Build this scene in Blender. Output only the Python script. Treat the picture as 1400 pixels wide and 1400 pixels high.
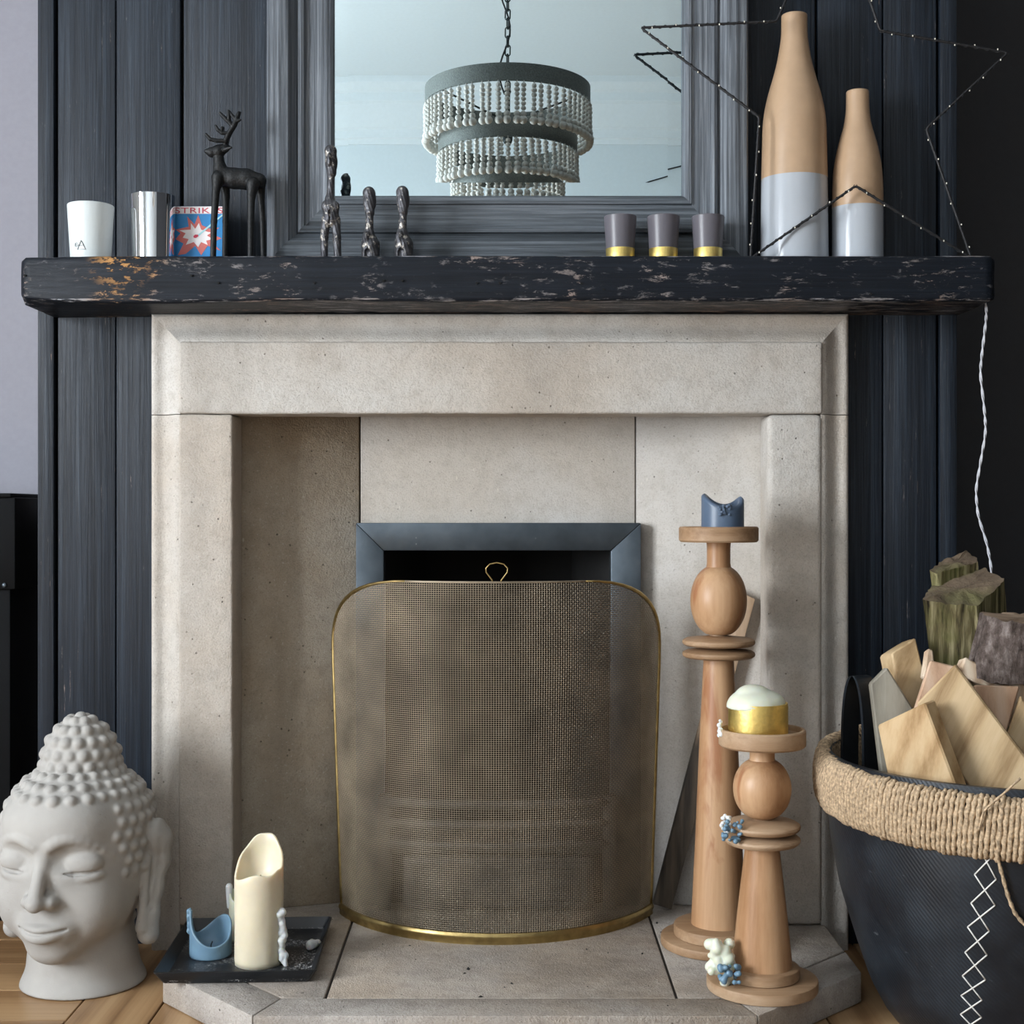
import bpy, bmesh, math, random
import numpy as np
from mathutils import Vector, Matrix, noise as mnoise

random.seed(7)
rng = np.random.default_rng(7)
for o in list(bpy.data.objects):
    bpy.data.objects.remove(o)
scene = bpy.context.scene
COL = scene.collection

# ------------------------------------------------------------------ camera
F = 1900.0                      # focal length in pixels of the 1400 x 1400 frame
CAMZ = 0.786
cam_d = bpy.data.cameras.new('camera')
cam_d.sensor_width = 36.0
cam_d.lens = F * 36.0 / 1400.0
cam_d.clip_start = 0.02
cam = bpy.data.objects.new('camera', cam_d)
cam.location = (0, 0, CAMZ)
cam.rotation_euler = (math.pi / 2, 0, 0)
COL.objects.link(cam)
scene.camera = cam

# ------------------------------------------------------------------ world, light, exposure
world = bpy.data.worlds.new('world')
scene.world = world
world.use_nodes = True
world.node_tree.nodes['Background'].inputs['Color'].default_value = (0.62, 0.78, 1.0, 1)
world.node_tree.nodes['Background'].inputs['Strength'].default_value = 0.5
WIN = (-0.55, 0.95, 0.55, 2.05)     # window opening in the left wall: y0, y1, z0, z1
XL, XR, YB, YA, ZC = -2.8, 2.2, -1.9, 2.95, 2.9
ld = bpy.data.lights.new('daylight_through_window', 'AREA')
ld.shape = 'RECTANGLE'
ld.size = WIN[3] - WIN[2]
ld.size_y = WIN[1] - WIN[0]
ld.energy = 278
ld.color = (0.90, 0.95, 1.0)
lo = bpy.data.objects.new('daylight_through_window', ld)
lo.location = (XL - 0.16, (WIN[0] + WIN[1]) / 2, (WIN[2] + WIN[3]) / 2)
lo.rotation_euler = (0, -math.pi / 2, 0)
COL.objects.link(lo)
vs = scene.view_settings
vs.view_transform = 'Standard'
vs.look = 'None'
vs.exposure = 0.0
vs.gamma = 1.0
vs.use_curve_mapping = False

# ------------------------------------------------------------------ helpers
def P(px, py, D):
    """photo pixel + depth from the camera -> world point"""
    return Vector(((px - 700) * D / F, D, CAMZ - (py - 700) * D / F))

def PZ(px, py, z):
    """photo pixel + height -> world point (things that stand on a level surface)"""
    return P(px, py, (CAMZ - z) * F / (py - 700))

WORLD = {}                     # object name -> world origin of its mesh coordinates
def _org(parent):
    return WORLD.get(parent.name, Vector((0, 0, 0))) if parent else Vector((0, 0, 0))

def tag(o, label, cat, group=None):
    o['label'] = label
    o['category'] = cat
    if group: o['group'] = group
    return o

def thing(name, label, cat, loc, group=None):
    o = bpy.data.objects.new(name, None)
    o.empty_display_size = 0.05
    COL.objects.link(o)
    o.location = loc
    WORLD[o.name] = Vector(loc)
    return tag(o, label, cat, group)

def link_mesh(name, me, mat, parent=None, loc=None):
    o = bpy.data.objects.new(name, me)
    COL.objects.link(o)
    if mat is not None and not me.materials:
        for m in (mat if isinstance(mat, (list, tuple)) else [mat]):
            me.materials.append(m)
    if parent is not None:
        o.parent = parent
        WORLD[o.name] = _org(parent).copy()
        if loc is not None:
            o.location = loc
            WORLD[o.name] = _org(parent) + Vector(loc)
    elif loc is not None:
        o.location = loc
        WORLD[o.name] = Vector(loc)
    return o

class MB:
    """collects verts and faces in WORLD coordinates, then becomes one mesh object"""
    def __init__(self):
        self.v, self.f, self.mi = [], [], []
    def add(self, verts, faces, mi=0):
        b = len(self.v)
        self.v += [tuple(p) for p in verts]
        self.f += [tuple(i + b for i in f) for f in faces]
        self.mi += [mi] * len(faces)
        return self
    def box(self, a, b, mi=0):
        (x0, y0, z0), (x1, y1, z1) = a, b
        x0, x1 = min(x0, x1), max(x0, x1); y0, y1 = min(y0, y1), max(y0, y1); z0, z1 = min(z0, z1), max(z0, z1)
        v = [(x0,y0,z0),(x1,y0,z0),(x1,y1,z0),(x0,y1,z0),(x0,y0,z1),(x1,y0,z1),(x1,y1,z1),(x0,y1,z1)]
        return self.add(v, [(0,3,2,1),(4,5,6,7),(0,1,5,4),(1,2,6,5),(2,3,7,6),(3,0,4,7)], mi)
    def hexa(self, front, back, mi=0):
        v = list(front) + list(back)
        n = len(front)
        f = [tuple(range(n)), tuple(range(2*n-1, n-1, -1))]
        f += [(i, i + n, (i + 1) % n + n, (i + 1) % n) for i in range(n)]
        return self.add(v, f, mi)
    def lathe(self, prof, c, seg=48, mi=0, cap=True, jitter=None):
        """prof: list of (r, z) from bottom to top, about the vertical through c"""
        n = len(prof); v = []; f = []
        for (r, z) in prof:
            for k in range(seg):
                a = 2 * math.pi * k / seg
                v.append((c[0] + r * math.cos(a), c[1] + r * math.sin(a), c[2] + z))
        for i in range(n - 1):
            for k in range(seg):
                k2 = (k + 1) % seg
                f.append((i*seg+k, i*seg+k2, (i+1)*seg+k2, (i+1)*seg+k))
        if cap:
            f.append(tuple(range(seg - 1, -1, -1)))
            f.append(tuple((n-1)*seg + k for k in range(seg)))
        return self.add(v, f, mi)
    def tube(self, pts, rad, sides=8, mi=0, closed=False, caps=True):
        pts = [Vector(p) for p in pts]
        n = len(pts)
        rad = [rad] * n if not hasattr(rad, '__len__') else rad
        up = None; v = []; f = []
        for i in range(n):
            a = pts[(i - 1) % n] if (closed or i > 0) else pts[i]
            b = pts[(i + 1) % n] if (closed or i < n - 1) else pts[i]
            t = (b - a).normalized() if (b - a).length > 1e-9 else Vector((0, 0, 1))
            if up is None:
                up = t.orthogonal().normalized()
            up = (up - t * up.dot(t))
            up = up.normalized() if up.length > 1e-6 else t.orthogonal().normalized()
            w = t.cross(up)
            for k in range(sides):
                an = 2 * math.pi * k / sides
                v.append(pts[i] + (up * math.cos(an) + w * math.sin(an)) * rad[i])
        m = n if closed else n - 1
        for i in range(m):
            j = (i + 1) % n
            for k in range(sides):
                k2 = (k + 1) % sides
                f.append((i*sides+k, i*sides+k2, j*sides+k2, j*sides+k))
        if not closed and caps:
            f.append(tuple(range(sides - 1, -1, -1)))
            f.append(tuple((n-1)*sides + k for k in range(sides)))
        return self.add(v, f, mi)
    def ball(self, c, r, seg=12, rings=8, mi=0):
        r = (r, r, r) if not hasattr(r, '__len__') else r
        v = [(c[0], c[1], c[2] - r[2])]
        for i in range(1, rings):
            t = math.pi * i / rings
            for k in range(seg):
                a = 2 * math.pi * k / seg
                v.append((c[0] + r[0]*math.sin(t)*math.cos(a), c[1] + r[1]*math.sin(t)*math.sin(a), c[2] - r[2]*math.cos(t)))
        v.append((c[0], c[1], c[2] + r[2]))
        f = [(0, 1 + (k+1) % seg, 1 + k) for k in range(seg)]
        for i in range(rings - 2):
            for k in range(seg):
                k2 = (k+1) % seg
                f.append((1+i*seg+k, 1+i*seg+k2, 1+(i+1)*seg+k2, 1+(i+1)*seg+k))
        L = len(v) - 1; b = 1 + (rings-2)*seg
        f += [(L, b + k, b + (k+1) % seg) for k in range(seg)]
        return self.add(v, f, mi)
    def build(self, name, mat, parent=None, loc=None, smooth=False, bevel=0, bseg=2, angle=None, label=None):
        org = _org(parent) if parent else (Vector(loc) if loc is not None else Vector((0, 0, 0)))
        me = bpy.data.meshes.new(name)
        me.from_pydata([(p[0]-org[0], p[1]-org[1], p[2]-org[2]) for p in self.v], [], self.f)
        me.polygons.foreach_set('material_index', self.mi)
        bm = bmesh.new(); bm.from_mesh(me)
        bmesh.ops.recalc_face_normals(bm, faces=bm.faces)
        if bevel:
            es = [e for e in bm.edges if len(e.link_faces) == 2 and e.calc_face_angle(0) > 0.5]
            bmesh.ops.bevel(bm, geom=es, offset=bevel, segments=bseg, profile=0.5, affect='EDGES', clamp_overlap=True)
        bm.to_mesh(me); bm.free()
        if smooth or bevel:
            me.polygons.foreach_set('use_smooth', [True] * len(me.polygons))
            if angle or bevel:
                me.set_sharp_from_angle(angle=angle or math.radians(40))
        me.update()
        o = link_mesh(name, me, mat, parent, None if parent else loc)
        if label: o['label'] = label
        return o

def raw(name, verts, faces, mat, parent=None, loc=None, smooth=True):
    """fast mesh from numpy arrays of quads"""
    org = _org(parent) if parent else (Vector(loc) if loc is not None else Vector((0, 0, 0)))
    verts = np.asarray(verts, dtype=np.float32) - np.array(org, dtype=np.float32)
    faces = np.asarray(faces, dtype=np.int32)
    me = bpy.data.meshes.new(name)
    k = faces.shape[1]
    me.vertices.add(len(verts)); me.vertices.foreach_set('co', verts.ravel())
    me.loops.add(faces.size); me.loops.foreach_set('vertex_index', faces.ravel())
    me.polygons.add(len(faces))
    me.polygons.foreach_set('loop_start', np.arange(0, faces.size, k, dtype=np.int32))
    me.polygons.foreach_set('loop_total', np.full(len(faces), k, dtype=np.int32))
    me.polygons.foreach_set('use_smooth', np.full(len(faces), smooth))
    me.update(calc_edges=True); me.validate()
    return link_mesh(name, me, mat, parent, None if parent else loc)

def structure(o):
    o['kind'] = 'structure'
    return o

# ---- signed distance modelling (surface nets) for sculpted things
def nets(f, org, h):
    nx, ny, nz = f.shape
    s = f < 0
    c = s[:-1,:-1,:-1].astype(np.int8)
    tot = np.zeros_like(c)
    for dx in (0, 1):
        for dy in (0, 1):
            for dz in (0, 1):
                tot += s[dx:nx-1+dx, dy:ny-1+dy, dz:nz-1+dz]
    act = (tot > 0) & (tot < 8)
    idx = np.argwhere(act)
    ids = np.full(act.shape, -1, dtype=np.int32)
    ids[tuple(idx.T)] = np.arange(len(idx))
    acc = np.zeros((len(idx), 3)); cnt = np.zeros(len(idx))
    for ax in range(3):
        for a in (0, 1):
            for b in (0, 1):
                o0 = [0, 0, 0]; o1 = [0, 0, 0]
                oth = [q for q in range(3) if q != ax]
                o0[oth[0]] = o1[oth[0]] = a; o0[oth[1]] = o1[oth[1]] = b; o1[ax] = 1
                f0 = f[tuple((idx + o0).T)]; f1 = f[tuple((idx + o1).T)]
                m = (f0 < 0) != (f1 < 0)
                t = np.where(m, f0 / np.where(m, f0 - f1, 1), 0)
                pos = np.tile(np.array(o0, float), (len(idx), 1)); pos[:, ax] = t
                acc[m] += pos[m]; cnt[m] += 1
    v = (idx + acc / cnt[:, None]) * h + np.array(org)
    quads = []
    for ax in range(3):
        sl0 = [slice(None)] * 3; sl1 = [slice(None)] * 3
        sl0[ax] = slice(0, -1); sl1[ax] = slice(1, None)
        ch = s[tuple(sl0)] != s[tuple(sl1)]
        e = np.argwhere(ch)
        u, w = [(1, 2), (2, 0), (0, 1)][ax]
        e = e[(e[:, u] > 0) & (e[:, w] > 0) & (e[:, u] < f.shape[u] - 1) & (e[:, w] < f.shape[w] - 1)]
        def cell(du, dw):
            q = e.copy(); q[:, u] += du; q[:, w] += dw
            return ids[tuple(q.T)]
        q = np.stack([cell(-1, -1), cell(0, -1), cell(0, 0), cell(-1, 0)], 1)
        inside = s[tuple(e.T)]
        q[~inside] = q[~inside][:, ::-1]
        quads.append(q)
    return v, np.concatenate(quads)

class SDF:
    def __init__(self, lo, hi, h):
        self.lo = np.array(lo, float); self.h = h
        n = np.ceil((np.array(hi) - self.lo) / h).astype(int) + 1
        self.g = [self.lo[i] + h * np.arange(n[i], dtype=np.float32) for i in range(3)]
        self.f = np.full(n, 1.0, dtype=np.float32)
    def win(self, c, r):
        r = np.broadcast_to(r, 3)
        sl = []
        for i in range(3):
            a = int(max(0, np.floor((c[i] - r[i] - self.lo[i]) / self.h)))
            b = int(min(len(self.g[i]), np.ceil((c[i] + r[i] - self.lo[i]) / self.h) + 1))
            if b - a < 2: return None, None
            sl.append(slice(a, b))
        X = self.g[0][sl[0]][:, None, None]; Y = self.g[1][sl[1]][None, :, None]; Z = self.g[2][sl[2]][None, None, :]
        return tuple(sl), (X, Y, Z)
    @staticmethod
    def smin(a, b, k):
        hh = np.clip(0.5 + 0.5 * (b - a) / k, 0, 1)
        return b * (1 - hh) + a * hh - k * hh * (1 - hh)
    def put(self, sl, d, k, op):
        cur = self.f[sl]
        if op == 'add':
            self.f[sl] = self.smin(cur, d, k) if k else np.minimum(cur, d)
        else:
            self.f[sl] = -self.smin(-cur, d, k) if k else np.maximum(cur, -d)
    def ell(self, c, r, k=0.0, op='add', rot=None):
        r = np.broadcast_to(np.array(r, float), 3)
        sl, g = self.win(c, r.max() + 3 * k + 4 * self.h if rot is not None else r + 3 * k + 4 * self.h)
        if sl is None: return self
        X, Y, Z = g[0] - c[0], g[1] - c[1], g[2] - c[2]
        if rot is not None:
            m = np.array(rot)
            X, Y, Z = (m[0,0]*X + m[1,0]*Y + m[2,0]*Z, m[0,1]*X + m[1,1]*Y + m[2,1]*Z, m[0,2]*X + m[1,2]*Y + m[2,2]*Z)
        k0 = np.sqrt((X/r[0])**2 + (Y/r[1])**2 + (Z/r[2])**2)
        k1 = np.sqrt((X/r[0]**2)**2 + (Y/r[1]**2)**2 + (Z/r[2]**2)**2) + 1e-9
        d = (k0 * (k0 - 1) / k1).astype(np.float32)
        d = np.where(k0 < 1e-4, -r.min(), d)
        self.put(sl, d, k, op); return self
    def cap(self, a, b, ra, rb, k=0.0, op='add'):
        a = np.array(a, float); b = np.array(b, float)
        c = (a + b) / 2; r = np.abs(b - a) / 2 + max(ra, rb) + 3 * k + 4 * self.h
        sl, g = self.win(c, r)
        if sl is None: return self
        ba = b - a; L = float(ba @ ba) + 1e-12
        X, Y, Z = g[0] - a[0], g[1] - a[1], g[2] - a[2]
        t = np.clip((X*ba[0] + Y*ba[1] + Z*ba[2]) / L, 0, 1)
        d = np.sqrt((X - t*ba[0])**2 + (Y - t*ba[1])**2 + (Z - t*ba[2])**2) - (ra + (rb - ra) * t)
        self.put(sl, d.astype(np.float32), k, op); return self
    def chain(self, pts, rads, k=0.0, op='add'):
        for i in range(len(pts) - 1):
            self.cap(pts[i], pts[i+1], rads[i], rads[i+1], k, op)
        return self
    def cut_below(self, z):
        self.f = np.maximum(self.f, (z - self.g[2])[None, None, :])
        return self
    def mesh(self):
        return nets(self.f, self.lo, self.h)

# ------------------------------------------------------------------ procedural materials
class NT:
    def __init__(self, name):
        self.m = bpy.data.materials.new(name)
        self.m.use_nodes = True
        self.t = self.m.node_tree
        self.b = self.t.nodes['Principled BSDF']
        self.out = self.t.nodes['Material Output']
    def n(self, ty, ins=None, **kw):
        nd = self.t.nodes.new('ShaderNode' + ty)
        for k, v in kw.items(): setattr(nd, k, v)
        for k, v in (ins or {}).items(): self.set(nd.inputs[k], v)
        return nd
    def set(self, sock, v):
        if isinstance(v, bpy.types.NodeSocket): self.t.links.new(v, sock)
        else: sock.default_value = v
    def coord(self, scale=(1,1,1), rot=(0,0,0), rand=False, src='Object', tilt=0.0):
        tc = self.n('TexCoord')
        v = tc.outputs[src]
        if tilt: v = self.n('Mapping', {'Vector': v, 'Rotation': (0, math.radians(tilt), 0)}).outputs[0]
        if rand:
            oi = self.n('ObjectInfo')
            mu = self.n('VectorMath', {0: oi.outputs['Random'], 1: (13.1, 7.7, 9.3)}, operation='MULTIPLY')
            v = self.n('VectorMath', {0: v, 1: mu.outputs[0]}, operation='ADD').outputs[0]
        return self.n('Mapping', {'Vector': v, 'Scale': scale, 'Rotation': rot}).outputs[0]
    def noise(self, vec, scale, detail=4, rough=0.55, dist=0.0):
        return self.n('TexNoise', {'Vector': vec, 'Scale': scale, 'Detail': detail, 'Roughness': rough, 'Distortion': dist}).outputs['Fac']
    def voro(self, vec, scale, feature='F1', rnd=1.0):
        return self.n('TexVoronoi', {'Vector': vec, 'Scale': scale, 'Randomness': rnd}, feature=feature).outputs['Distance']
    def wave(self, vec, scale, dist=2.0, detail=2, dscale=1.0, kind='BANDS', dirn='X'):
        nd = self.n('TexWave', {'Vector': vec, 'Scale': scale, 'Distortion': dist, 'Detail': detail, 'Detail Scale': dscale}, wave_type=kind)
        if kind == 'BANDS': nd.bands_direction = dirn
        else: nd.rings_direction = dirn
        return nd.outputs['Fac']
    def ramp(self, fac, stops, interp='LINEAR'):
        nd = self.n('ValToRGB', {'Fac': fac})
        nd.color_ramp.interpolation = interp
        el = nd.color_ramp.elements
        while len(el) < len(stops): el.new(0.5)
        for e, (p, c) in zip(el, stops):
            e.position = p
            e.color = (c, c, c, 1) if not hasattr(c, '__len__') else (*c[:3], 1)
        return nd.outputs['Color']
    def mix(self, fac, a, b, mode='MIX'):
        nd = self.n('MixRGB', blend_type=mode)
        self.set(nd.inputs[0], fac)
        for i, q in ((1, a), (2, b)):
            self.set(nd.inputs[i], (*q[:3], 1) if isinstance(q, tuple) else q)
        return nd.outputs[0]
    def math(self, op, a, b=0.0):
        nd = self.n('Math', operation=op)
        self.set(nd.inputs[0], a); self.set(nd.inputs[1], b)
        return nd.outputs[0]
    def sep(self, vec):
        return self.n('SeparateXYZ', {0: vec}).outputs
    def bump(self, h, strength=0.3, dist=0.002, normal=None):
        ins = {'Height': h, 'Strength': strength, 'Distance': dist}
        if normal is not None: ins['Normal'] = normal
        return self.n('Bump', ins).outputs[0]
    def fin(self, color, rough=0.6, metal=0.0, normal=None, spec=None, **kw):
        s = self.b.inputs
        self.set(s['Base Color'], (*color[:3], 1) if isinstance(color, tuple) else color)
        self.set(s['Roughness'], rough); self.set(s['Metallic'], metal)
        if normal is not None: self.set(s['Normal'], normal)
        if spec is not None: self.set(s['Specular IOR Level'], spec)
        for k, v in kw.items(): self.set(s[k], v)
        return self.m

def plain(name, color, rough=0.6, metal=0.0, nscale=60, namp=0.12, bump=0.0, **kw):
    t = NT(name)
    v = t.coord()
    n = t.noise(v, nscale, 4)
    c0 = tuple(max(0, c * (1 - namp)) for c in color); c1 = tuple(c * (1 + namp) for c in color)
    col = t.ramp(n, [(0.3, c0), (0.7, c1)])
    return t.fin(col, rough, metal, t.bump(n, bump, 0.002) if bump else None, **kw)

def m_stone(name, base, dark, warm, stain=0.35, bump=0.35):
    t = NT(name)
    v = t.coord(rand=True)
    big = t.noise(v, 2.6, 4, 0.6)
    streak = t.noise(t.coord((5, 5, 0.9), rand=True), 1.3, 3)
    fine = t.noise(v, 330, 2, 0.6)
    mid = t.noise(v, 30, 7, 0.72)
    col = t.mix(t.ramp(big, [(0.40, 0.0), (0.62, 1.0)]), base, warm)
    col = t.mix(t.math('MULTIPLY', t.ramp(streak, [(0.45, 0), (0.75, 1)]), stain), col, dark)
    col = t.mix(t.math('MULTIPLY', t.ramp(mid, [(0.47, 0), (0.70, 1)]), 0.40), col, dark)
    col = t.mix(t.ramp(fine, [(0.30, 0.45), (0.50, 0.0)]), col, dark)
    col = t.mix(t.ramp(t.noise(v, 210, 3, 0.7), [(0.60, 0.0), (0.72, 0.35)]), col, (0.70, 0.67, 0.62))
    pits = t.ramp(t.voro(v, 85), [(0.10, 1), (0.17, 0)])
    pmask = t.ramp(t.noise(v, 42, 2), [(0.58, 0), (0.64, 1)])
    pit = t.math('MULTIPLY', pits, pmask)
    col = t.mix(t.math('MULTIPLY', pit, 0.65), col, (0.10, 0.085, 0.07))
    lights = t.math('MULTIPLY', t.ramp(t.voro(t.coord((1, 1, 0.45), (0.3, 0.5, 0.2), True), 38), [(0.05, 1), (0.085, 0)]), t.ramp(t.noise(v, 8, 2), [(0.55, 0), (0.65, 1)]))
    col = t.mix(t.math('MULTIPLY', lights, 0.5), col, (0.72, 0.68, 0.60))
    h = t.math('SUBTRACT', t.math('ADD', t.math('MULTIPLY', fine, 0.4), t.math('MULTIPLY', mid, 0.9)), t.math('MULTIPLY', pit, 0.9))
    return t.fin(col, 0.85, 0, t.bump(h, min(1.0, bump * 2.0), 0.004), spec=0.25)

def m_paintwood(name, base, light, axis='Z', chips=0.0, edge=None, rough=0.42, gamp=1.0, patch=None, spec=0.35):
    """dark painted timber: grain along axis, worn flecks; edge=(z0, z1) object heights where wear shows"""
    t = NT(name)
    st = {'Z': (75, 75, 1.3), 'X': (1.3, 75, 75), 'Y': (75, 1.3, 75)}[axis]
    v = t.coord(st, rand=True)
    g = t.noise(v, 2.2, 6, 0.72, 0.5)
    g2 = t.noise(t.coord(tuple(q * 0.28 for q in st), rand=True), 2.0, 3, 0.6, 1.2)
    gg = t.math('ADD', t.math('MULTIPLY', g, 0.65), t.math('MULTIPLY', g2, 0.35))
    col = t.ramp(gg, [(0.34, tuple(c * max(0.15, 1 - 0.6 * gamp) for c in base)), (0.5, base), (0.68, light)])
    nrm = t.bump(gg, min(1.0, 0.75 * gamp), 0.003)
    r = t.ramp(g, [(0.3, rough + 0.12), (0.7, rough - 0.06)])
    if chips > 0:
        cs = {'Z': (46, 46, 3.0), 'X': (7, 22, 22), 'Y': (46, 3.0, 46)}[axis]
        c1 = t.noise(t.coord(cs, rand=True), 4.0, 9, 0.78, 0.3)
        zone = t.noise(t.coord(rand=True), 9.0, 4, 0.7)
        m = t.math('MULTIPLY', t.ramp(c1, [(0.66 - 0.08 * chips, 0), (0.70 - 0.08 * chips, 1)]), t.ramp(zone, [(0.53 - 0.06 * chips, 0), (0.62, 0.9)]))
        if patch:
            x_ = t.n('VectorMath', {0: t.coord(), 1: patch}, operation='DISTANCE').outputs['Value']
            pz = t.math('MULTIPLY', t.ramp(x_, [(0.02, 1.0), (0.060, 0.0)]), t.ramp(t.noise(t.coord((1, 2.5, 2.5)), 30, 6, 0.7), [(0.54, 0), (0.57, 1)]))
            m = t.math('MAXIMUM', m, pz)
        if edge:
            z = t.sep(t.coord())[2]
            em = t.noise(t.coord((3, 30, 30)), 5.0, 8, 0.75)
            for (za, zb) in edge:
                band = t.math('MULTIPLY', t.math('GREATER_THAN', z, za), t.math('LESS_THAN', z, zb))
                m = t.math('MAXIMUM', m, t.math('MULTIPLY', band, t.ramp(em, [(0.53, 0), (0.57, 0.9)])))
        tint = t.noise(t.coord(rand=True), 9, 2)
        pale = t.ramp(tint, [(0.35, (0.34, 0.35, 0.38)), (0.55, (0.30, 0.27, 0.26)), (0.65, (0.30, 0.23, 0.20))])
        if patch: pale = t.mix(t.ramp(x_, [(0.05, 1.0), (0.09, 0.0)]), pale, (0.42, 0.22, 0.08))
        col = t.mix(m, col, pale)
        nrm = t.bump(t.math('MULTIPLY', m, -1.0), 0.4, 0.001, nrm)
        r = t.mix(m, r, (0.75, 0.75, 0.75))
    return t.fin(col, r, 0, nrm, spec=spec)

def m_wood(name, c_dark, c_mid, c_light, axis='Z', ring=7.0, rough=0.55, knots=0.0, bump=0.15, knot_col=(0.22, 0.07, 0.03), stain=None, tilt=0.0):
    t = NT(name)
    st = {'Z': (9, 9, 0.9), 'X': (0.9, 9, 9), 'Y': (9, 0.9, 9)}[axis]
    v = t.coord(st, rand=True, tilt=tilt)
    w = t.wave(v, ring * 0.18, 5.0, 3, 1.2, 'BANDS', {'Z': 'X', 'X': 'Z', 'Y': 'X'}[axis])
    g = t.noise(t.coord(tuple(q * (9 if q > 5 else 1.5) for q in st), rand=True, tilt=tilt), 1.6, 5, 0.65)
    big = t.noise(t.coord(rand=True), 6, 2)
    k = t.math('ADD', t.math('ADD', t.math('MULTIPLY', w, 0.3), t.math('MULTIPLY', g, 0.5)), t.math('MULTIPLY', big, 0.2))
    col = t.ramp(k, [(0.28, c_dark), (0.48, c_mid), (0.68, c_light)])
    if knots > 0:
        kn = t.ramp(t.voro(t.coord((1, 1, 0.55) if axis == 'Z' else (0.55, 1, 1), rand=True), 9), [(0.05, 1), (0.16, 0)])
        kk = t.math('MULTIPLY', kn, t.ramp(t.noise(t.coord(rand=True), 5, 1), [(0.5, 0), (0.62, knots)]))
        col = t.mix(kk, col, knot_col)
    if stain:
        sn = t.noise(t.coord((10, 10, 3) if axis == 'Z' else (3, 10, 10), rand=True), 1.7, 4, 0.6, 0.6)
        col = t.mix(t.ramp(sn, [(0.58, 0.0), (0.70, 0.75)]), col, stain)
    return t.fin(col, rough, 0, t.bump(k, bump, 0.0015), spec=0.35)

def m_wax(name, col, sub=0.6, rough=0.42):
    t = NT(name)
    n = t.noise(t.coord(), 22, 3)
    c = t.ramp(n, [(0.3, tuple(q * 0.93 for q in col)), (0.7, tuple(min(1, q * 1.05) for q in col))])
    return t.fin(c, rough, 0, t.bump(n, 0.12, 0.003), **{'Subsurface Weight': sub, 'Subsurface Radius': (0.02, 0.014, 0.008), 'Subsurface Scale': 0.5})

M = {}
M['stone'] = m_stone('limestone', (0.56, 0.535, 0.50), (0.30, 0.265, 0.225), (0.50, 0.445, 0.385), 0.5)
M['stone_panel'] = m_stone('limestone_slip', (0.565, 0.54, 0.51), (0.33, 0.295, 0.25), (0.52, 0.475, 0.42), 0.4, 0.25)
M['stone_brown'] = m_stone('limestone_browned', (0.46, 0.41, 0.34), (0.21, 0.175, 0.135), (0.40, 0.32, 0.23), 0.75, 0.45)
M['hearth'] = m_stone('hearthstone', (0.43, 0.395, 0.36), (0.17, 0.145, 0.125), (0.39, 0.325, 0.26), 0.6, 0.5)
M['mortar'] = plain('dark_mortar', (0.035, 0.030, 0.026), 0.9, bump=0.3)
M['plank'] = m_paintwood('blue_black_painted_plank', (0.0085, 0.0135, 0.022), (0.027, 0.040, 0.058), 'Z', 0.5, rough=0.47, spec=0.36)
M['beam'] = m_paintwood('distressed_black_beam', (0.005, 0.0075, 0.0125), (0.011, 0.015, 0.023), 'X', 1.25, edge=[(0.0005, 0.006), (0.0765, 0.080)], rough=0.45, gamp=0.7, spec=0.22, patch=(-0.655, -0.08, 0.070))
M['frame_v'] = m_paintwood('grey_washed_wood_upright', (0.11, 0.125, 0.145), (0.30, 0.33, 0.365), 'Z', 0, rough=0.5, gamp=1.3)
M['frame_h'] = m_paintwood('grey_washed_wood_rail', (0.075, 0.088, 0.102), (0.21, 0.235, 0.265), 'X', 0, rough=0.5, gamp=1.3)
M['wall_lilac'] = plain('lilac_grey_wall_paint', (0.30, 0.30, 0.345), 0.85, nscale=90, namp=0.03, bump=0.06)
M['wall_shade'] = plain('shade_dark_wall', (0.030, 0.031, 0.035), 0.8, nscale=90, namp=0.05, bump=0.06)  # shade beside the chimney breast put into the wall colour
M['wall_pale'] = plain('pale_blue_white_paint', (0.70, 0.75, 0.77), 0.85, nscale=60, namp=0.02)
M['plaster'] = plain('white_plaster', (0.78, 0.81, 0.82), 0.85, nscale=60, namp=0.02)
M['black'] = plain('soot_black', (0.006, 0.006, 0.006), 0.95, bump=0.3)
M['steel'] = None
def _steel():
    t = NT('blued_steel')
    v = t.coord(rand=True)
    n = t.noise(v, 9, 4, 0.6); f = t.noise(v, 60, 4, 0.7)
    col = t.ramp(n, [(0.3, (0.055, 0.070, 0.085)), (0.7, (0.12, 0.145, 0.17))])
    sp = t.math('MULTIPLY', t.ramp(t.voro(v, 55), [(0.05, 1), (0.1, 0)]), t.ramp(t.noise(v, 12, 2), [(0.53, 0), (0.6, 1)]))
    col = t.mix(sp, col, (0.35, 0.38, 0.40))
    return t.fin(col, t.ramp(f, [(0.3, 0.34), (0.7, 0.5)]), 0.75, t.bump(n, 0.25, 0.004))
M['steel'] = _steel()
M['iron'] = plain('cast_iron', (0.10, 0.095, 0.09), 0.6, 0.5, 40, 0.3, 0.3)
M['brass'] = plain('aged_brass', (0.40, 0.295, 0.125), 0.38, 1.0, 50, 0.25, 0.1)
M['wire'] = plain('bronze_mesh_wire', (0.335, 0.275, 0.20), 0.42, 0.5, 12, 0.3)
M['gold'] = plain('gold_foil', (0.90, 0.70, 0.24), 0.42, 1.0, 160, 0.08, 0.2)
M['chrome'] = plain('mirror_chrome', (0.83, 0.84, 0.86), 0.035, 1.0, 10, 0.02)
M['turned'] = m_wood('turned_fruitwood', (0.32, 0.165, 0.078), (0.43, 0.245, 0.128), (0.52, 0.325, 0.185), 'Z', 2.2, 0.40, 0.9, 0.04, (0.20, 0.06, 0.025), stain=(0.30, 0.115, 0.05))
M['turned_dusty'] = m_wood('turned_fruitwood_dusty', (0.25, 0.145, 0.075), (0.355, 0.225, 0.13), (0.44, 0.305, 0.195), 'X', 3, 0.55, 0.0, 0.08, stain=(0.22, 0.13, 0.07))
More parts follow.
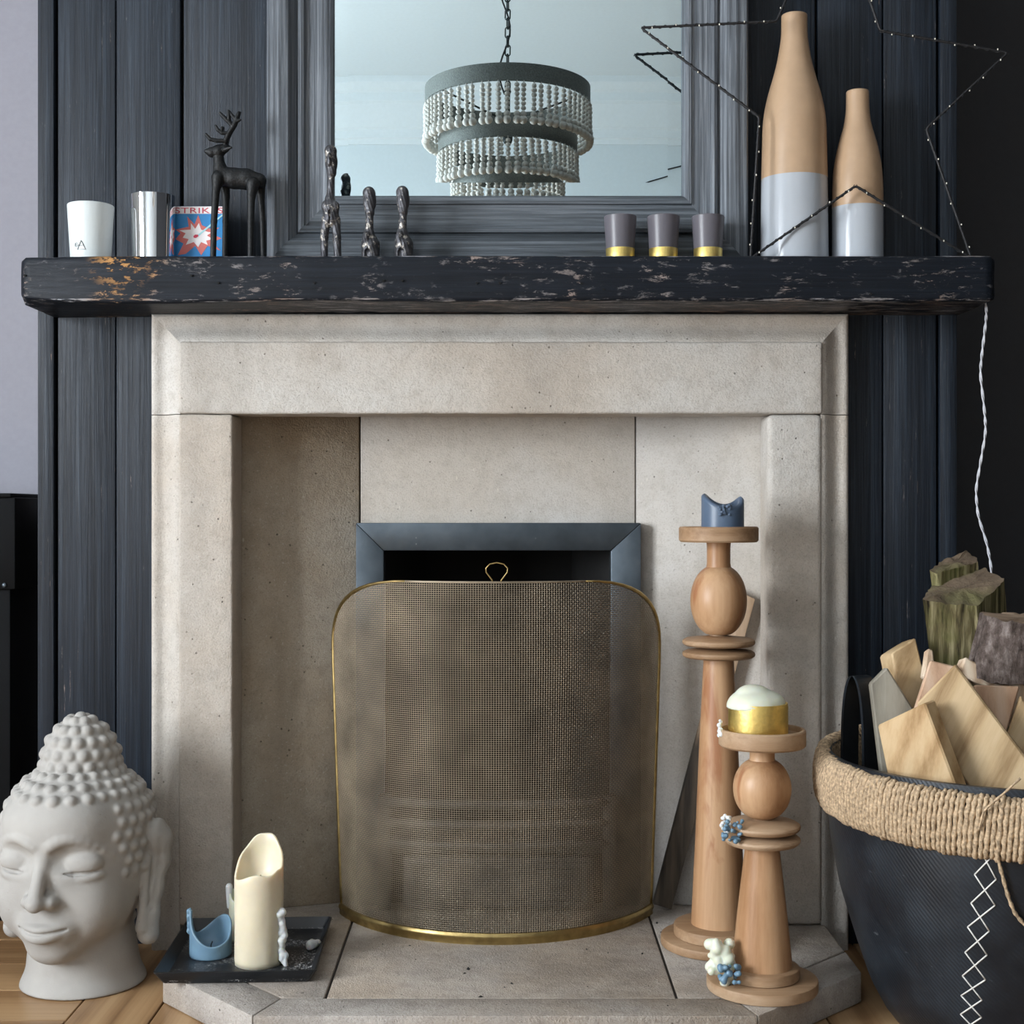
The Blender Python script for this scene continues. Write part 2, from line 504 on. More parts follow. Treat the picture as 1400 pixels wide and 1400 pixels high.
M['wax_cream'] = m_wax('cream_wax', (0.70, 0.625, 0.47))
M['wax_white'] = m_wax('white_wax', (0.72, 0.74, 0.74), 0.4)
M['wax_mint'] = m_wax('mint_white_wax', (0.70, 0.72, 0.60))
M['wax_blue'] = m_wax('slate_blue_wax', (0.085, 0.125, 0.19), 0.1, 0.38)
M['wax_sky'] = m_wax('sky_blue_wax', (0.14, 0.24, 0.33), 0.25, 0.38)
M['rubber'] = plain('black_rubber', (0.008, 0.011, 0.015), 0.42, 0, 30, 0.35, 0.2, spec=0.3)
def _tyre():
    t = NT('recycled_tyre_rubber')
    v = t.coord()
    cord = t.wave(t.coord((1, 1, 1), (0, 0.9, 0.6)), 58, 0.5, 1, 1.0)
    n = t.noise(v, 9, 5, 0.6); f = t.noise(t.coord((1.5, 1.5, 6)), 26, 5, 0.7)
    col = t.ramp(n, [(0.3, (0.005, 0.007, 0.0105)), (0.7, (0.014, 0.019, 0.026))])
    sc = t.ramp(f, [(0.66, 0), (0.72, 1)])
    col = t.mix(t.math('MULTIPLY', sc, 0.35), col, (0.22, 0.24, 0.26))
    col = t.mix(t.math('MULTIPLY', t.ramp(cord, [(0.45, 0), (0.9, 1)]), t.ramp(n, [(0.46, 0), (0.68, 0.45)])), col, (0.040, 0.054, 0.070))
    h = t.math('ADD', t.math('MULTIPLY', cord, 0.10), n)
    return t.fin(col, t.ramp(n, [(0.3, 0.34), (0.7, 0.46)]), 0, t.bump(h, 0.6, 0.003), spec=0.45)
M['tyre'] = _tyre()
M['rope'] = plain('sisal_rope', (0.43, 0.315, 0.20), 0.85, 0, 240, 0.5, 0.5)
M['thread'] = plain('white_waxed_thread', (0.75, 0.74, 0.70), 0.6)
def _floor():
    return m_wood('honey_pine_floorboard', (0.20, 0.105, 0.045), (0.36, 0.215, 0.105), (0.44, 0.28, 0.145), 'X', 2.5, 0.36, 0.7, 0.12, (0.13, 0.06, 0.03))
M['floor_x'] = _floor()
M['floor_y'] = m_wood('honey_pine_floorboard_turned', (0.20, 0.105, 0.045), (0.36, 0.215, 0.105), (0.44, 0.28, 0.145), 'Y', 2.5, 0.36, 0.7, 0.12, (0.13, 0.06, 0.03))
M['pine'] = m_wood('sawn_pine', (0.30, 0.19, 0.09), (0.49, 0.345, 0.19), (0.58, 0.43, 0.255), 'Z', 3.5, 0.6, 0.9, 0.2, (0.24, 0.13, 0.06), tilt=-27)
M['pine2'] = m_wood('sawn_pine_offcut', (0.31, 0.185, 0.08), (0.48, 0.32, 0.165), (0.57, 0.41, 0.235), 'Z', 4.5, 0.6, 0.9, 0.2, (0.24, 0.13, 0.06), tilt=-18)
M['pine_pink'] = m_wood('pinkish_sawn_pine', (0.40, 0.24, 0.15), (0.55, 0.36, 0.24), (0.62, 0.45, 0.33), 'Z', 5, 0.65, 0.6, 0.15, (0.25, 0.10, 0.06))
M['pine_grey'] = m_wood('weathered_grey_board', (0.17, 0.155, 0.125), (0.25, 0.23, 0.185), (0.33, 0.305, 0.25), 'Z', 5, 0.6, 0.2, 0.12)
M['split'] = m_wood('raw_split_wood', (0.42, 0.28, 0.18), (0.60, 0.46, 0.33), (0.72, 0.60, 0.46), 'Z', 9, 0.8, 0, 0.6)
M['endgrain'] = m_wood('sawn_log_end', (0.14, 0.095, 0.065), (0.24, 0.165, 0.11), (0.33, 0.24, 0.165), 'X', 10, 0.85, 0, 0.6)
def _bark():
    t = NT('grey_brown_bark')
    v = t.coord((1, 1, 0.5))
    n = t.noise(v, 55, 8, 0.75); g = t.noise(t.coord(), 16, 4, 0.6)
    col = t.ramp(n, [(0.34, (0.030, 0.022, 0.018)), (0.5, (0.13, 0.10, 0.088)), (0.66, (0.30, 0.255, 0.235))])
    col = t.mix(t.ramp(g, [(0.48, 0), (0.62, 0.6)]), col, (0.05, 0.035, 0.028))
    return t.fin(col, 0.92, 0, t.bump(n, 1.0, 0.006), spec=0.2)
M['bark'] = _bark()
def _moss():
    t = NT('mossy_weathered_post')
    v = t.coord((60, 60, 2.2))
    g = t.noise(v, 1.4, 4, 0.65)
    col = t.ramp(g, [(0.36, (0.018, 0.013, 0.008)), (0.5, (0.14, 0.115, 0.055)), (0.64, (0.29, 0.25, 0.14))])
    ms = t.noise(t.coord(), 14, 4)
    x = t.sep(t.coord())[0]
    left = t.ramp(x, [(0.0, 1.0), (0.10, 0.25)])
    col = t.mix(t.math('MULTIPLY', t.ramp(ms, [(0.45, 0), (0.68, 0.55)]), left), col, (0.12, 0.14, 0.035))
    return t.fin(col, 0.9, 0, t.bump(g, 0.9, 0.004), spec=0.2)
M['moss'] = _moss()
M['deer'] = plain('black_cast_iron_figure', (0.008, 0.009, 0.010), 0.5, 0.0, 260, 0.35, 0.5, spec=0.3)
def _fig():
    t = NT('dark_cast_bronze')
    v = t.coord()
    n = t.noise(v, 40, 4, 0.6); k = t.noise(v, 90, 4, 0.7)
    col = t.ramp(n, [(0.35, (0.03, 0.031, 0.037)), (0.7, (0.105, 0.105, 0.115))])
    z = t.sep(v)[2]
    band = t.ramp(z, [(0.005, 0), (0.02, 1)])
    s = t.math('MULTIPLY', t.ramp(k, [(0.55, 0), (0.62, 1)]), band)
    col = t.mix(s, col, (0.40, 0.37, 0.33))
    return t.fin(col, 0.45, 0.5, t.bump(t.math('ADD', n, k), 0.6, 0.002))
M['figure'] = _fig()
M['white_cup'] = plain('matt_white_ceramic', (0.60, 0.65, 0.655), 0.45, 0, 40, 0.02)
M['ink'] = plain('black_ink', (0.02, 0.02, 0.02), 0.6)
M['blue_print'] = plain('blue_print', (0.012, 0.20, 0.48), 0.5, 0, 50, 0.05)
M['red_print'] = plain('salmon_red_print', (0.60, 0.14, 0.12), 0.5, 0, 50, 0.05)
M['red_deep'] = plain('crimson_print', (0.55, 0.03, 0.07), 0.5, 0, 50, 0.05)
M['white_print'] = plain('white_print', (0.80, 0.76, 0.76), 0.5, 0, 50, 0.03)
M['cyan_print'] = plain('pale_cyan_print', (0.35, 0.62, 0.66), 0.5, 0, 50, 0.03)
M['tan_glaze'] = plain('tan_satin_glaze', (0.435, 0.295, 0.185), 0.30, 0, 18, 0.08, 0.03)
M['grey_glaze'] = plain('pale_grey_gloss_glaze', (0.42, 0.45, 0.49), 0.16, 0, 12, 0.03)
def _votive():
    t = NT('smoky_frosted_glass')
    return t.fin((0.17, 0.16, 0.185), 0.35, 0, None, **{'Transmission Weight': 0.35, 'IOR': 1.45})
M['votive'] = _votive()
def _mirror():
    t = NT('mirror_glass')
    n = t.noise(t.coord(), 3, 1)
    return t.fin(t.ramp(n, [(0, (0.57, 0.68, 0.715)), (1, (0.59, 0.70, 0.735))]), 0.0, 1.0)
M['mirror'] = _mirror()
def _buddha():
    t = NT('cast_grey_stone')
    v = t.coord()
    n = t.noise(v, 7, 4); f = t.noise(v, 220, 3, 0.7)
    col = t.ramp(n, [(0.3, (0.325, 0.31, 0.29)), (0.7, (0.41, 0.395, 0.37))])
    pits = t.math('MULTIPLY', t.ramp(t.voro(v, 90), [(0.05, 1), (0.1, 0)]), t.ramp(t.noise(v, 16, 2), [(0.56, 0), (0.64, 1)]))
    col = t.mix(t.math('MULTIPLY', pits, 0.5), col, (0.16, 0.14, 0.12))
    return t.fin(col, 0.72, 0, t.bump(t.math('SUBTRACT', f, pits), 0.18, 0.002), spec=0.35)
M['buddha'] = _buddha()
M['tray'] = None
def _tray():
    t = NT('black_lacquer_tray')
    v = t.coord()
    d = t.noise(v, 260, 3, 0.8); zone = t.noise(v, 14, 3)
    z = t.sep(v)[2]
    low = t.math('LESS_THAN', z, 0.0075)
    m = t.math('MULTIPLY', t.math('MULTIPLY', t.ramp(d, [(0.55, 0), (0.62, 1)]), t.ramp(zone, [(0.42, 0), (0.62, 1)])), low)
    col = t.mix(m, (0.007, 0.009, 0.012), (0.62, 0.62, 0.62))
    return t.fin(col, t.mix(m, (0.42, 0.42, 0.42), (0.9, 0.9, 0.9)), 0)
M['tray'] = _tray()
M['bead'] = plain('whitewashed_wood_bead', (0.74, 0.70, 0.64), 0.75, 0, 30, 0.2, 0.2)
M['ring'] = plain('embossed_grey_metal', (0.20, 0.21, 0.195), 0.55, 0.4, 260, 0.35, 0.6)
M['chain'] = plain('dark_metal_chain', (0.06, 0.07, 0.07), 0.45, 0.7)
M['black_cord'] = plain('black_wrapped_wire', (0.012, 0.012, 0.014), 0.6, 0, 200, 0.3, 0.4)
M['led'] = plain('clear_led_drop', (0.75, 0.72, 0.62), 0.15, 0, 10, 0.02)
M['cable'] = plain('pale_grey_cable', (0.55, 0.56, 0.60), 0.4)
M['satin_black'] = plain('satin_black_metal', (0.004, 0.0045, 0.0055), 0.5, 0.0, 20, 0.1, spec=0.12)
M['plate'] = plain('grey_white_plastic', (0.50, 0.52, 0.58), 0.4, 0, 20, 0.02)
def _char():
    t = NT('charred_batten')
    v = t.coord((30, 30, 2), rand=True)
    g = t.noise(v, 2, 4)
    z = t.sep(t.coord())[2]
    wob = t.math('ADD', z, t.math('MULTIPLY', t.noise(t.coord(), 16, 3), 0.12))
    clean = t.ramp(g, [(0.3, (0.42, 0.28, 0.17)), (0.7, (0.58, 0.42, 0.29))])
    burnt = t.ramp(g, [(0.3, (0.012, 0.011, 0.010)), (0.7, (0.13, 0.10, 0.072))])
    col = t.mix(t.ramp(wob, [(0.36, 0), (0.46, 1)]), burnt, clean)
    return t.fin(col, 0.8, 0, t.bump(g, 0.4, 0.003))
M['char'] = _char()

# ================================================================== THE ROOM
Z0 = -0.03
# floor: sub-floor with boards as parts
floor = structure(MB().box((XL, YB, Z0 - 0.05), (XR, YA, Z0 + 0.005)).build('floor', M['mortar'], loc=(0, 0, 0)))
def board_mesh(lx, ly):
    return (lx, ly)
def plank_floor(x0, x1, y0, y1, mat):
    MB().box((x0 + 0.0012, y0 + 0.0012, Z0 + 0.004), (x1 - 0.0012, y1 - 0.0012, random.uniform(-0.0008, 0.0))).build('floorboard', mat, floor, bevel=0.0012, bseg=1)
y = YB
k = 0
while y < YA - 0.01:                      # boards left of the hearth run along the wall
    y1 = min(y + 0.135, YA)
    plank_floor(XL, -1.32 - 0.35 * (k % 2), y, y1, M['floor_x'])
    plank_floor(-1.32 - 0.35 * (k % 2), -0.69, y, y1, M['floor_x'])
    y = y1; k += 1
x = -0.69
k = 0
while x < XR - 0.01:                      # boards before the hearth run towards the window bay
    x1 = min(x + 0.131, XR)
    ys = [YB, 0.35 + 0.5 * ((k * 7) % 3), YA]
    for a, b in zip(ys[:-1], ys[1:]): plank_floor(x, x1, a, b, M['floor_y'])
    x = x1; k += 1

structure(MB().box((XL, YB, ZC), (XR, YA, ZC + 0.1)).build('ceiling', M['plaster']))
wb = structure(MB().box((XL, YB - 0.1, Z0), (XR, YB, ZC)).build('wall_rear', M['wall_pale']))
structure(MB().box((XR, YB, Z0), (XR + 0.1, YA, ZC)).build('wall_right', M['wall_shade']))  # unseen wall, kept dark to cut fill from this side
w0, w1, wz0, wz1 = WIN
wl = MB()
wl.box((XL - 0.12, YB, Z0), (XL, w0, ZC)).box((XL - 0.12, w1, Z0), (XL, YA, ZC))
wl.box((XL - 0.12, w0, Z0), (XL, w1, wz0)).box((XL - 0.12, w0, wz1), (XL, w1, ZC))
wl = structure(wl.build('wall_left', M['wall_pale']))
wf = MB()
t_ = 0.05
wf.box((XL - 0.10, w0, wz0), (XL - 0.03, w0 + t_, wz1)).box((XL - 0.10, w1 - t_, wz0), (XL - 0.03, w1, wz1))
wf.box((XL - 0.10, w0 + t_, wz0), (XL - 0.03, w1 - t_, wz0 + t_)).box((XL - 0.10, w0 + t_, wz1 - t_), (XL - 0.03, w1 - t_, wz1))
win = structure(wf.build('window_1', M['plaster']))
for q in (1/3, 2/3):
    yy = w0 + (w1 - w0) * q
    MB().box((XL - 0.09, yy - 0.02, wz0 + t_), (XL - 0.05, yy + 0.02, wz1 - t_)).build('glazing_bar', M['plaster'], win)
MB().box((XL - 0.085, w0 + t_, 1.38), (XL - 0.055, w1 - t_, 1.42)).build('glazing_bar', M['plaster'], win)

XA, XB = -0.866, 0.812                   # the chimney breast
YW = 2.53                                # face of its cladding
structure(MB().box((XL, YA, Z0), (XA, YA + 0.1, ZC)).build('wall_alcove_left', M['wall_lilac']))
structure(MB().box((XB, YA, Z0), (XR, YA + 0.1, ZC)).build('wall_alcove_right', M['wall_shade']))
# breast core (with the fire opening left open) and its cladding boards
core = MB()
OX0, OX1, OZ1 = -0.60, 0.56, 1.09
core.box((XA, YW + 0.02, Z0), (OX0, YA + 0.1, ZC)).box((OX1, YW + 0.02, Z0), (XB, YA + 0.1, ZC)).box((OX0, YW + 0.02, OZ1), (OX1, YA + 0.1, ZC))
core.box((OX0, YA + 0.06, Z0), (OX1, YA + 0.1, OZ1))
breast = structure(core.build('wall_chimney_breast', M['mortar']))
def clad(px0, px1, z0, z1, dy=0.0, d=0.0):
    a = (px0 - 700) * YW / F; b = (px1 - 700) * YW / F
    MB().box((a, YW + dy, z0), (b, YW + 0.03, z1)).build('cladding_board', M['plank'], breast, bevel=0.003, bseg=2)
clad(52, 74.5, Z0, ZC, -0.004)
clad(78.5, 157.6, Z0, ZC, 0.001); clad(158.8, 246.5, Z0, ZC, 0.0)
for a, b in ((250.5, 410), (412, 560), (562, 720), (722, 900), (902, 1016), (1019, 1114.5)):
    clad(a, b, 1.13, ZC, random.uniform(0, 0.002))
clad(1118, 1206.5, Z0, ZC, 0.001); clad(1208, 1281, Z0, ZC, 0.002); clad(1284.5, 1308, Z0, ZC, -0.003)
# cornice run round the wall opposite the fireplace
cor = MB()
prof = [(0.0, 0.30), (0.012, 0.30), (0.012, 0.275), (0.022, 0.268), (0.022, 0.23), (0.035, 0.22), (0.06, 0.17), (0.085, 0.12), (0.10, 0.11), (0.10, 0.07), (0.115, 0.06), (0.14, 0.03), (0.14, 0.0), (0.0, 0.0)]
v = [(XL, YB + a, ZC - b) for a, b in prof] + [(XR, YB + a, ZC - b) for a, b in prof]
n = len(prof)
cor.add(v, [(i, (i + 1) % n, (i + 1) % n + n, i + n) for i in range(n)])
structure(cor.build('trim_1', M['plaster']))
# thin black cable tacked to that wall (seen in the mirror)
cb = [Vector(((p - 700) * 6.86 / F, YB + 0.006, CAMZ + (700 - q) * 6.86 / F)) for p, q in ((842, 275), (850, 268), (866, 257), (888, 248), (912, 241), (932, 235), (960, 228), (1010, 215))]
tag(MB().tube(cb, 0.0035, 6).build('wall_cable', M['black_cord'], loc=tuple(cb[0]), smooth=True), 'thin black cable tacked to the pale wall seen in the mirror', 'cable')

# ================================================================== STONE FIREPLACE
YS = 2.47
ZH = 0.05                                # top of the hearth
XJ0, XJ1 = -0.4966, 0.455                # inner edges of the jambs
XF0, XF1, ZF = -0.593, 0.5525, 1.089     # outer edges of the flat face
ZL = 0.960                               # underside of the lintel
sur = thing('fireplace_surround', 'pale limestone fireplace surround with moulded outer edge under the black mantel', 'fireplace', ((XJ0 + XJ1) / 2, YS, 0))
def stone_block(a, b, name, mat, bev):
    """box with subdivided, slightly worn arrises"""
    bm = bmesh.new()
    MBx = MB().box(a, b)
    me = bpy.data.meshes.new('tmp'); me.from_pydata(MBx.v, [], MBx.f); bm.from_mesh(me); bpy.data.meshes.remove(me)
    L = [abs(b[i] - a[i]) for i in range(3)]
    for ax in range(3):
        k_ = max(1, int(L[ax] / 0.02))
        for q in range(1, k_):
            co = [0, 0, 0]; co[ax] = a[ax] + (b[ax] - a[ax]) * q / k_
            no = [0, 0, 0]; no[ax] = 1
            bmesh.ops.bisect_plane(bm, geom=bm.verts[:] + bm.edges[:] + bm.faces[:], plane_co=co, plane_no=no)
    bmesh.ops.recalc_face_normals(bm, faces=bm.faces)
    es = [e for e in bm.edges if len(e.link_faces) == 2 and e.calc_face_angle(0) > 0.5]
    bmesh.ops.bevel(bm, geom=es, offset=bev, segments=3, profile=0.5, affect='EDGES')
    org = _org(sur)
    for vv in bm.verts:
        nz = mnoise.noise(vv.co * 60) * 0.0011 + mnoise.noise(vv.co * 17) * 0.0008
        vv.co += Vector((nz, nz, nz))
        vv.co -= org
    me = bpy.data.meshes.new(name); bm.to_mesh(me); bm.free()
    me.polygons.foreach_set('use_smooth', [True] * len(me.polygons))
    return link_mesh(name, me, mat, sur)
stone_block((XF0, YS, ZL + 0.0006), (XF1, YS + 0.085, ZF), 'lintel', M['stone'], 0.005)
stone_block((XF0, YS, ZH), (XJ0, YS + 0.085, ZL - 0.0006), 'jamb', M['stone'], 0.005)
stone_block((XJ1, YS, ZH), (XF1, YS + 0.085, ZL - 0.0006), 'jamb', M['stone'], 0.010)
# outer moulding: profile of (outwards, backwards)
mp = [(-0.002, 0.05), (-0.002, 0.0050), (0.003, 0.0056), (0.007, 0.0075), (0.012, 0.0110), (0.017, 0.0155), (0.022, 0.0195), (0.027, 0.0225), (0.032, 0.0238),
      (0.037, 0.0232), (0.042, 0.0215), (0.047, 0.0205), (0.051, 0.0215), (0.0538, 0.0245), (0.0545, 0.030), (0.0545, 0.075), (-0.002, 0.075)]
def sweep(name, c0, o0, c1, o1, parent, mat):
    mb = MB(); n = len(mp)
    st = []
    m_ = 24
    for q in range(m_ + 1):
        t = q / m_
        c = [c0[i] + (c1[i] - c0[i]) * t for i in (0, 1)]
        o = [o0[i] + (o1[i] - o0[i]) * t for i in (0, 1)]
        for (u, w) in mp:
            jx = mnoise.noise(Vector((c[0] * 30 + u * 99, w * 99, c[1] * 30))) * 0.0006
            st.append((c[0] + o[0] * u + jx * 0.3, YS + w + jx, c[1] + o[1] * u + jx * 0.3))
    f = []
    for q in range(m_):
        for i in range(n):
            f.append((q*n+i, q*n+(i+1) % n, (q+1)*n+(i+1) % n, (q+1)*n+i))
    f.append(tuple(range(n))); f.append(tuple(m_*n + i for i in range(n)))
    mb.add(st, f)
    return mb.build(name, mat, parent, smooth=True, angle=math.radians(38))
g_ = 0.0007
sweep('moulding', (XF0, 0.0), (-1, 0), (XF0, ZL - g_), (-1, 0), sur, M['stone'])
sweep('moulding', (XF1, 0.0), (0.95, 0), (XF1, ZL - g_), (0.95, 0), sur, M['stone'])
sweep('moulding', (XF0, ZL + g_), (-1, 0), (XF0, ZF), (-1, 0.97), sur, M['stone'])
sweep('moulding', (XF0, ZF), (-1, 0.97), (XF1, ZF), (0.95, 0.97), sur, M['stone'])
sweep('moulding', (XF1, ZF), (0.95, 0.97), (XF1, ZL + g_), (0.95, 0), sur, M['stone'])
# splayed slips and the centre panel
YP = 2.63
XC0, XC1 = -0.288, 0.234
YR = YS + 0.082
def slip(name, a, b, z0, z1, mat, th=0.04):
    dx, dy = b[0] - a[0], b[1] - a[1]
    return MB().hexa([(a[0], a[1], z0), (b[0], b[1], z0), (b[0], b[1], z1), (a[0], a[1], z1)],
                     [(a[0], a[1] + th, z0), (b[0], b[1] + th, z0), (b[0], b[1] + th, z1), (a[0], a[1] + th, z1)]).build(name, mat, sur, bevel=0.0015, bseg=1)
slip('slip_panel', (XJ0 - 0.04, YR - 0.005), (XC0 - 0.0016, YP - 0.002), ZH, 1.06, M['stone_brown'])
slip('slip_panel', (XC1 + 0.001, YP - 0.002), (XJ1 + 0.04, YR - 0.005), ZH, 1.06, M['stone_panel'])
slip('slip_panel', (XC0 + 0.0016, YP), (XC1 - 0.001, YP), 0.735, 1.06, M['stone_panel'])
# hearth
hea = thing('hearth', 'low stone hearth with cut off front corners in front of the fire', 'hearth', (0, 2.2, 0))
MB().hexa([(-0.555, 2.68, 0.0), (-0.555, 2.23, 0.0), (-0.377, 2.035, 0.0), (0.357, 2.035, 0.0), (0.555, 2.23, 0.0), (0.555, 2.68, 0.0)],
          [(-0.555, 2.68, ZH - 0.004), (-0.555, 2.23, ZH - 0.004), (-0.377, 2.035, ZH - 0.004), (0.357, 2.035, ZH - 0.004), (0.555, 2.23, ZH - 0.004), (0.555, 2.68, ZH - 0.004)]).build('bed', M['mortar'], hea)
def slab(pts, g=0.0006):
    pts = [Vector((p[0], p[1], 0)) for p in pts]
    n = len(pts)
    ins = []
    for i in range(n):                    # inset each edge by the joint
        a, b, c = pts[i - 1], pts[i], pts[(i + 1) % n]
        d0 = (b - a).normalized(); d1 = (c - b).normalized()
        n0 = Vector((-d0.y, d0.x, 0)); n1 = Vector((-d1.y, d1.x, 0))
        m = (n0 + n1).normalized()
        ins.append(b + m * g / max(0.35, m.dot(n0)))
    MB().hexa([(p.x, p.y, 0.0005) for p in ins], [(p.x, p.y, ZH) for p in ins]).build('slab', M['hearth'], hea, bevel=0.0028, bseg=2)
BL, BR = (-0.35, 2.105), (0.335, 2.105)
slab([(-0.38, 2.03), (0.36, 2.03), BR, BL])
slab([(-0.38, 2.03), BL, (-0.56, 2.33), (-0.56, 2.225)])
slab([(0.36, 2.03), (0.56, 2.225), (0.56, 2.33), BR])
slab([BL, (-0.283, 2.105), (-0.290, 2.68), (-0.56, 2.68), (-0.56, 2.33)], 0.0016)
slab([(-0.283, 2.105), (0.25, 2.105), (0.25, 2.68), (-0.290, 2.68)], 0.0020)
slab([(0.25, 2.105), BR, (0.56, 2.33), (0.56, 2.68), (0.25, 2.68)], 0.0020)

# steel fire frame, firebox, grate
YFR = 2.595
FX0, FX1, FZ = -0.2915, 0.2408, 0.7655
IX0, IX1, IZ = -0.2395, 0.1846, 0.7140
fr = thing('fire_insert', 'blue grey steel frame around the black fire opening', 'fire insert', (-0.03, YFR, ZH))
th = 0.033
g_ = 0.0005
MB().hexa([(FX0, YFR, FZ), (FX1, YFR, FZ), (IX1, YFR, IZ), (IX0, YFR, IZ)], [(FX0, YFR + th, FZ), (FX1, YFR + th, FZ), (IX1, YFR + th, IZ), (IX0, YFR + th, IZ)]).build('frame_rail', M['steel'], fr, bevel=0.0015)
MB().hexa([(FX0, YFR + 0.0006, ZH), (FX0, YFR + 0.0006, FZ - g_), (IX0, YFR + 0.0006, IZ - g_), (IX0, YFR + 0.0006, ZH)], [(FX0, YFR + th, ZH), (FX0, YFR + th, FZ - g_), (IX0, YFR + th, IZ - g_), (IX0, YFR + th, ZH)]).build('frame_stile', M['steel'], fr, bevel=0.0015)
MB().hexa([(FX1, YFR + 0.0006, ZH), (FX1, YFR + 0.0006, FZ - g_), (IX1, YFR + 0.0006, IZ - g_), (IX1, YFR + 0.0006, ZH)], [(FX1, YFR + th, ZH), (FX1, YFR + th, FZ - g_), (IX1, YFR + th, IZ - g_), (IX1, YFR + th, ZH)]).build('frame_stile', M['steel'], fr, bevel=0.0015)
fb = MB()
yb0, yb1 = YFR + 0.022, 2.90
bx0, bx1, bx2, bx3 = IX0 - 0.01, IX1 + 0.01, IX0 + 0.06, IX1 - 0.06
fb.add([(bx0, yb0, ZH), (bx0, yb0, IZ + 0.01), (bx2, yb1, IZ + 0.01), (bx2, yb1, ZH), (bx1, yb0, ZH), (bx1, yb0, IZ + 0.01), (bx3, yb1, IZ + 0.01), (bx3, yb1, ZH)],
       [(0, 1, 2, 3), (4, 7, 6, 5), (3, 2, 6, 7), (1, 5, 6, 2), (0, 3, 7, 4)])
fb.build('firebox', M['black'], fr)
gr = thing('fire_grate', 'cast iron fire grate with horizontal bars behind the mesh screen', 'grate', (-0.03, 2.60, ZH))
gx0, gx1 = -0.236, 0.181
gy = 2.570
for py_ in (1096, 1124, 1152):
    z = CAMZ - (py_ - 700) * gy / F
    pts = [(gx0 + (gx1 - gx0) * t, gy - 0.028 * math.sin(math.pi * t), z) for t in [i / 14 for i in range(15)]]
    MB().tube(pts, 0.0085, 8).build('bar', M['iron'], gr, smooth=True)
for xx in (gx0, gx1):
    MB().box((xx - 0.012, gy - 0.008, ZH), (xx + 0.012, gy + 0.022, 0.262)).build('post', M['iron'], gr, bevel=0.003)
ax0, ax1, az0, az1 = -0.20, 0.150, ZH + 0.004, 0.150
MB().box((ax0, gy - 0.012, az0), (ax1, gy + 0.012, az1)).build('ash_door', M['iron'], gr, bevel=0.003)
mb = MB()
for (i0, w_) in ((0.012, 0.008), (0.030, 0.006)):
    a0, a1, b0, b1 = ax0 + i0, ax1 - i0, az0 + i0 * 0.7, az1 - i0 * 0.7
    mb.box((a0, gy - 0.019, b0), (a1, gy - 0.012, b0 + w_)).box((a0, gy - 0.019, b1 - w_), (a1, gy - 0.012, b1))
    mb.box((a0, gy - 0.019, b0 + w_), (a0 + w_, gy - 0.012, b1 - w_)).box((a1 - w_, gy - 0.019, b0 + w_), (a1, gy - 0.012, b1 - w_))
mb.build('door_moulding', M['iron'], gr)
MB().box((gx0, gy + 0.02, 0.15), (gx1, gy + 0.25, 0.16)).build('fire_bed', M['iron'], gr)

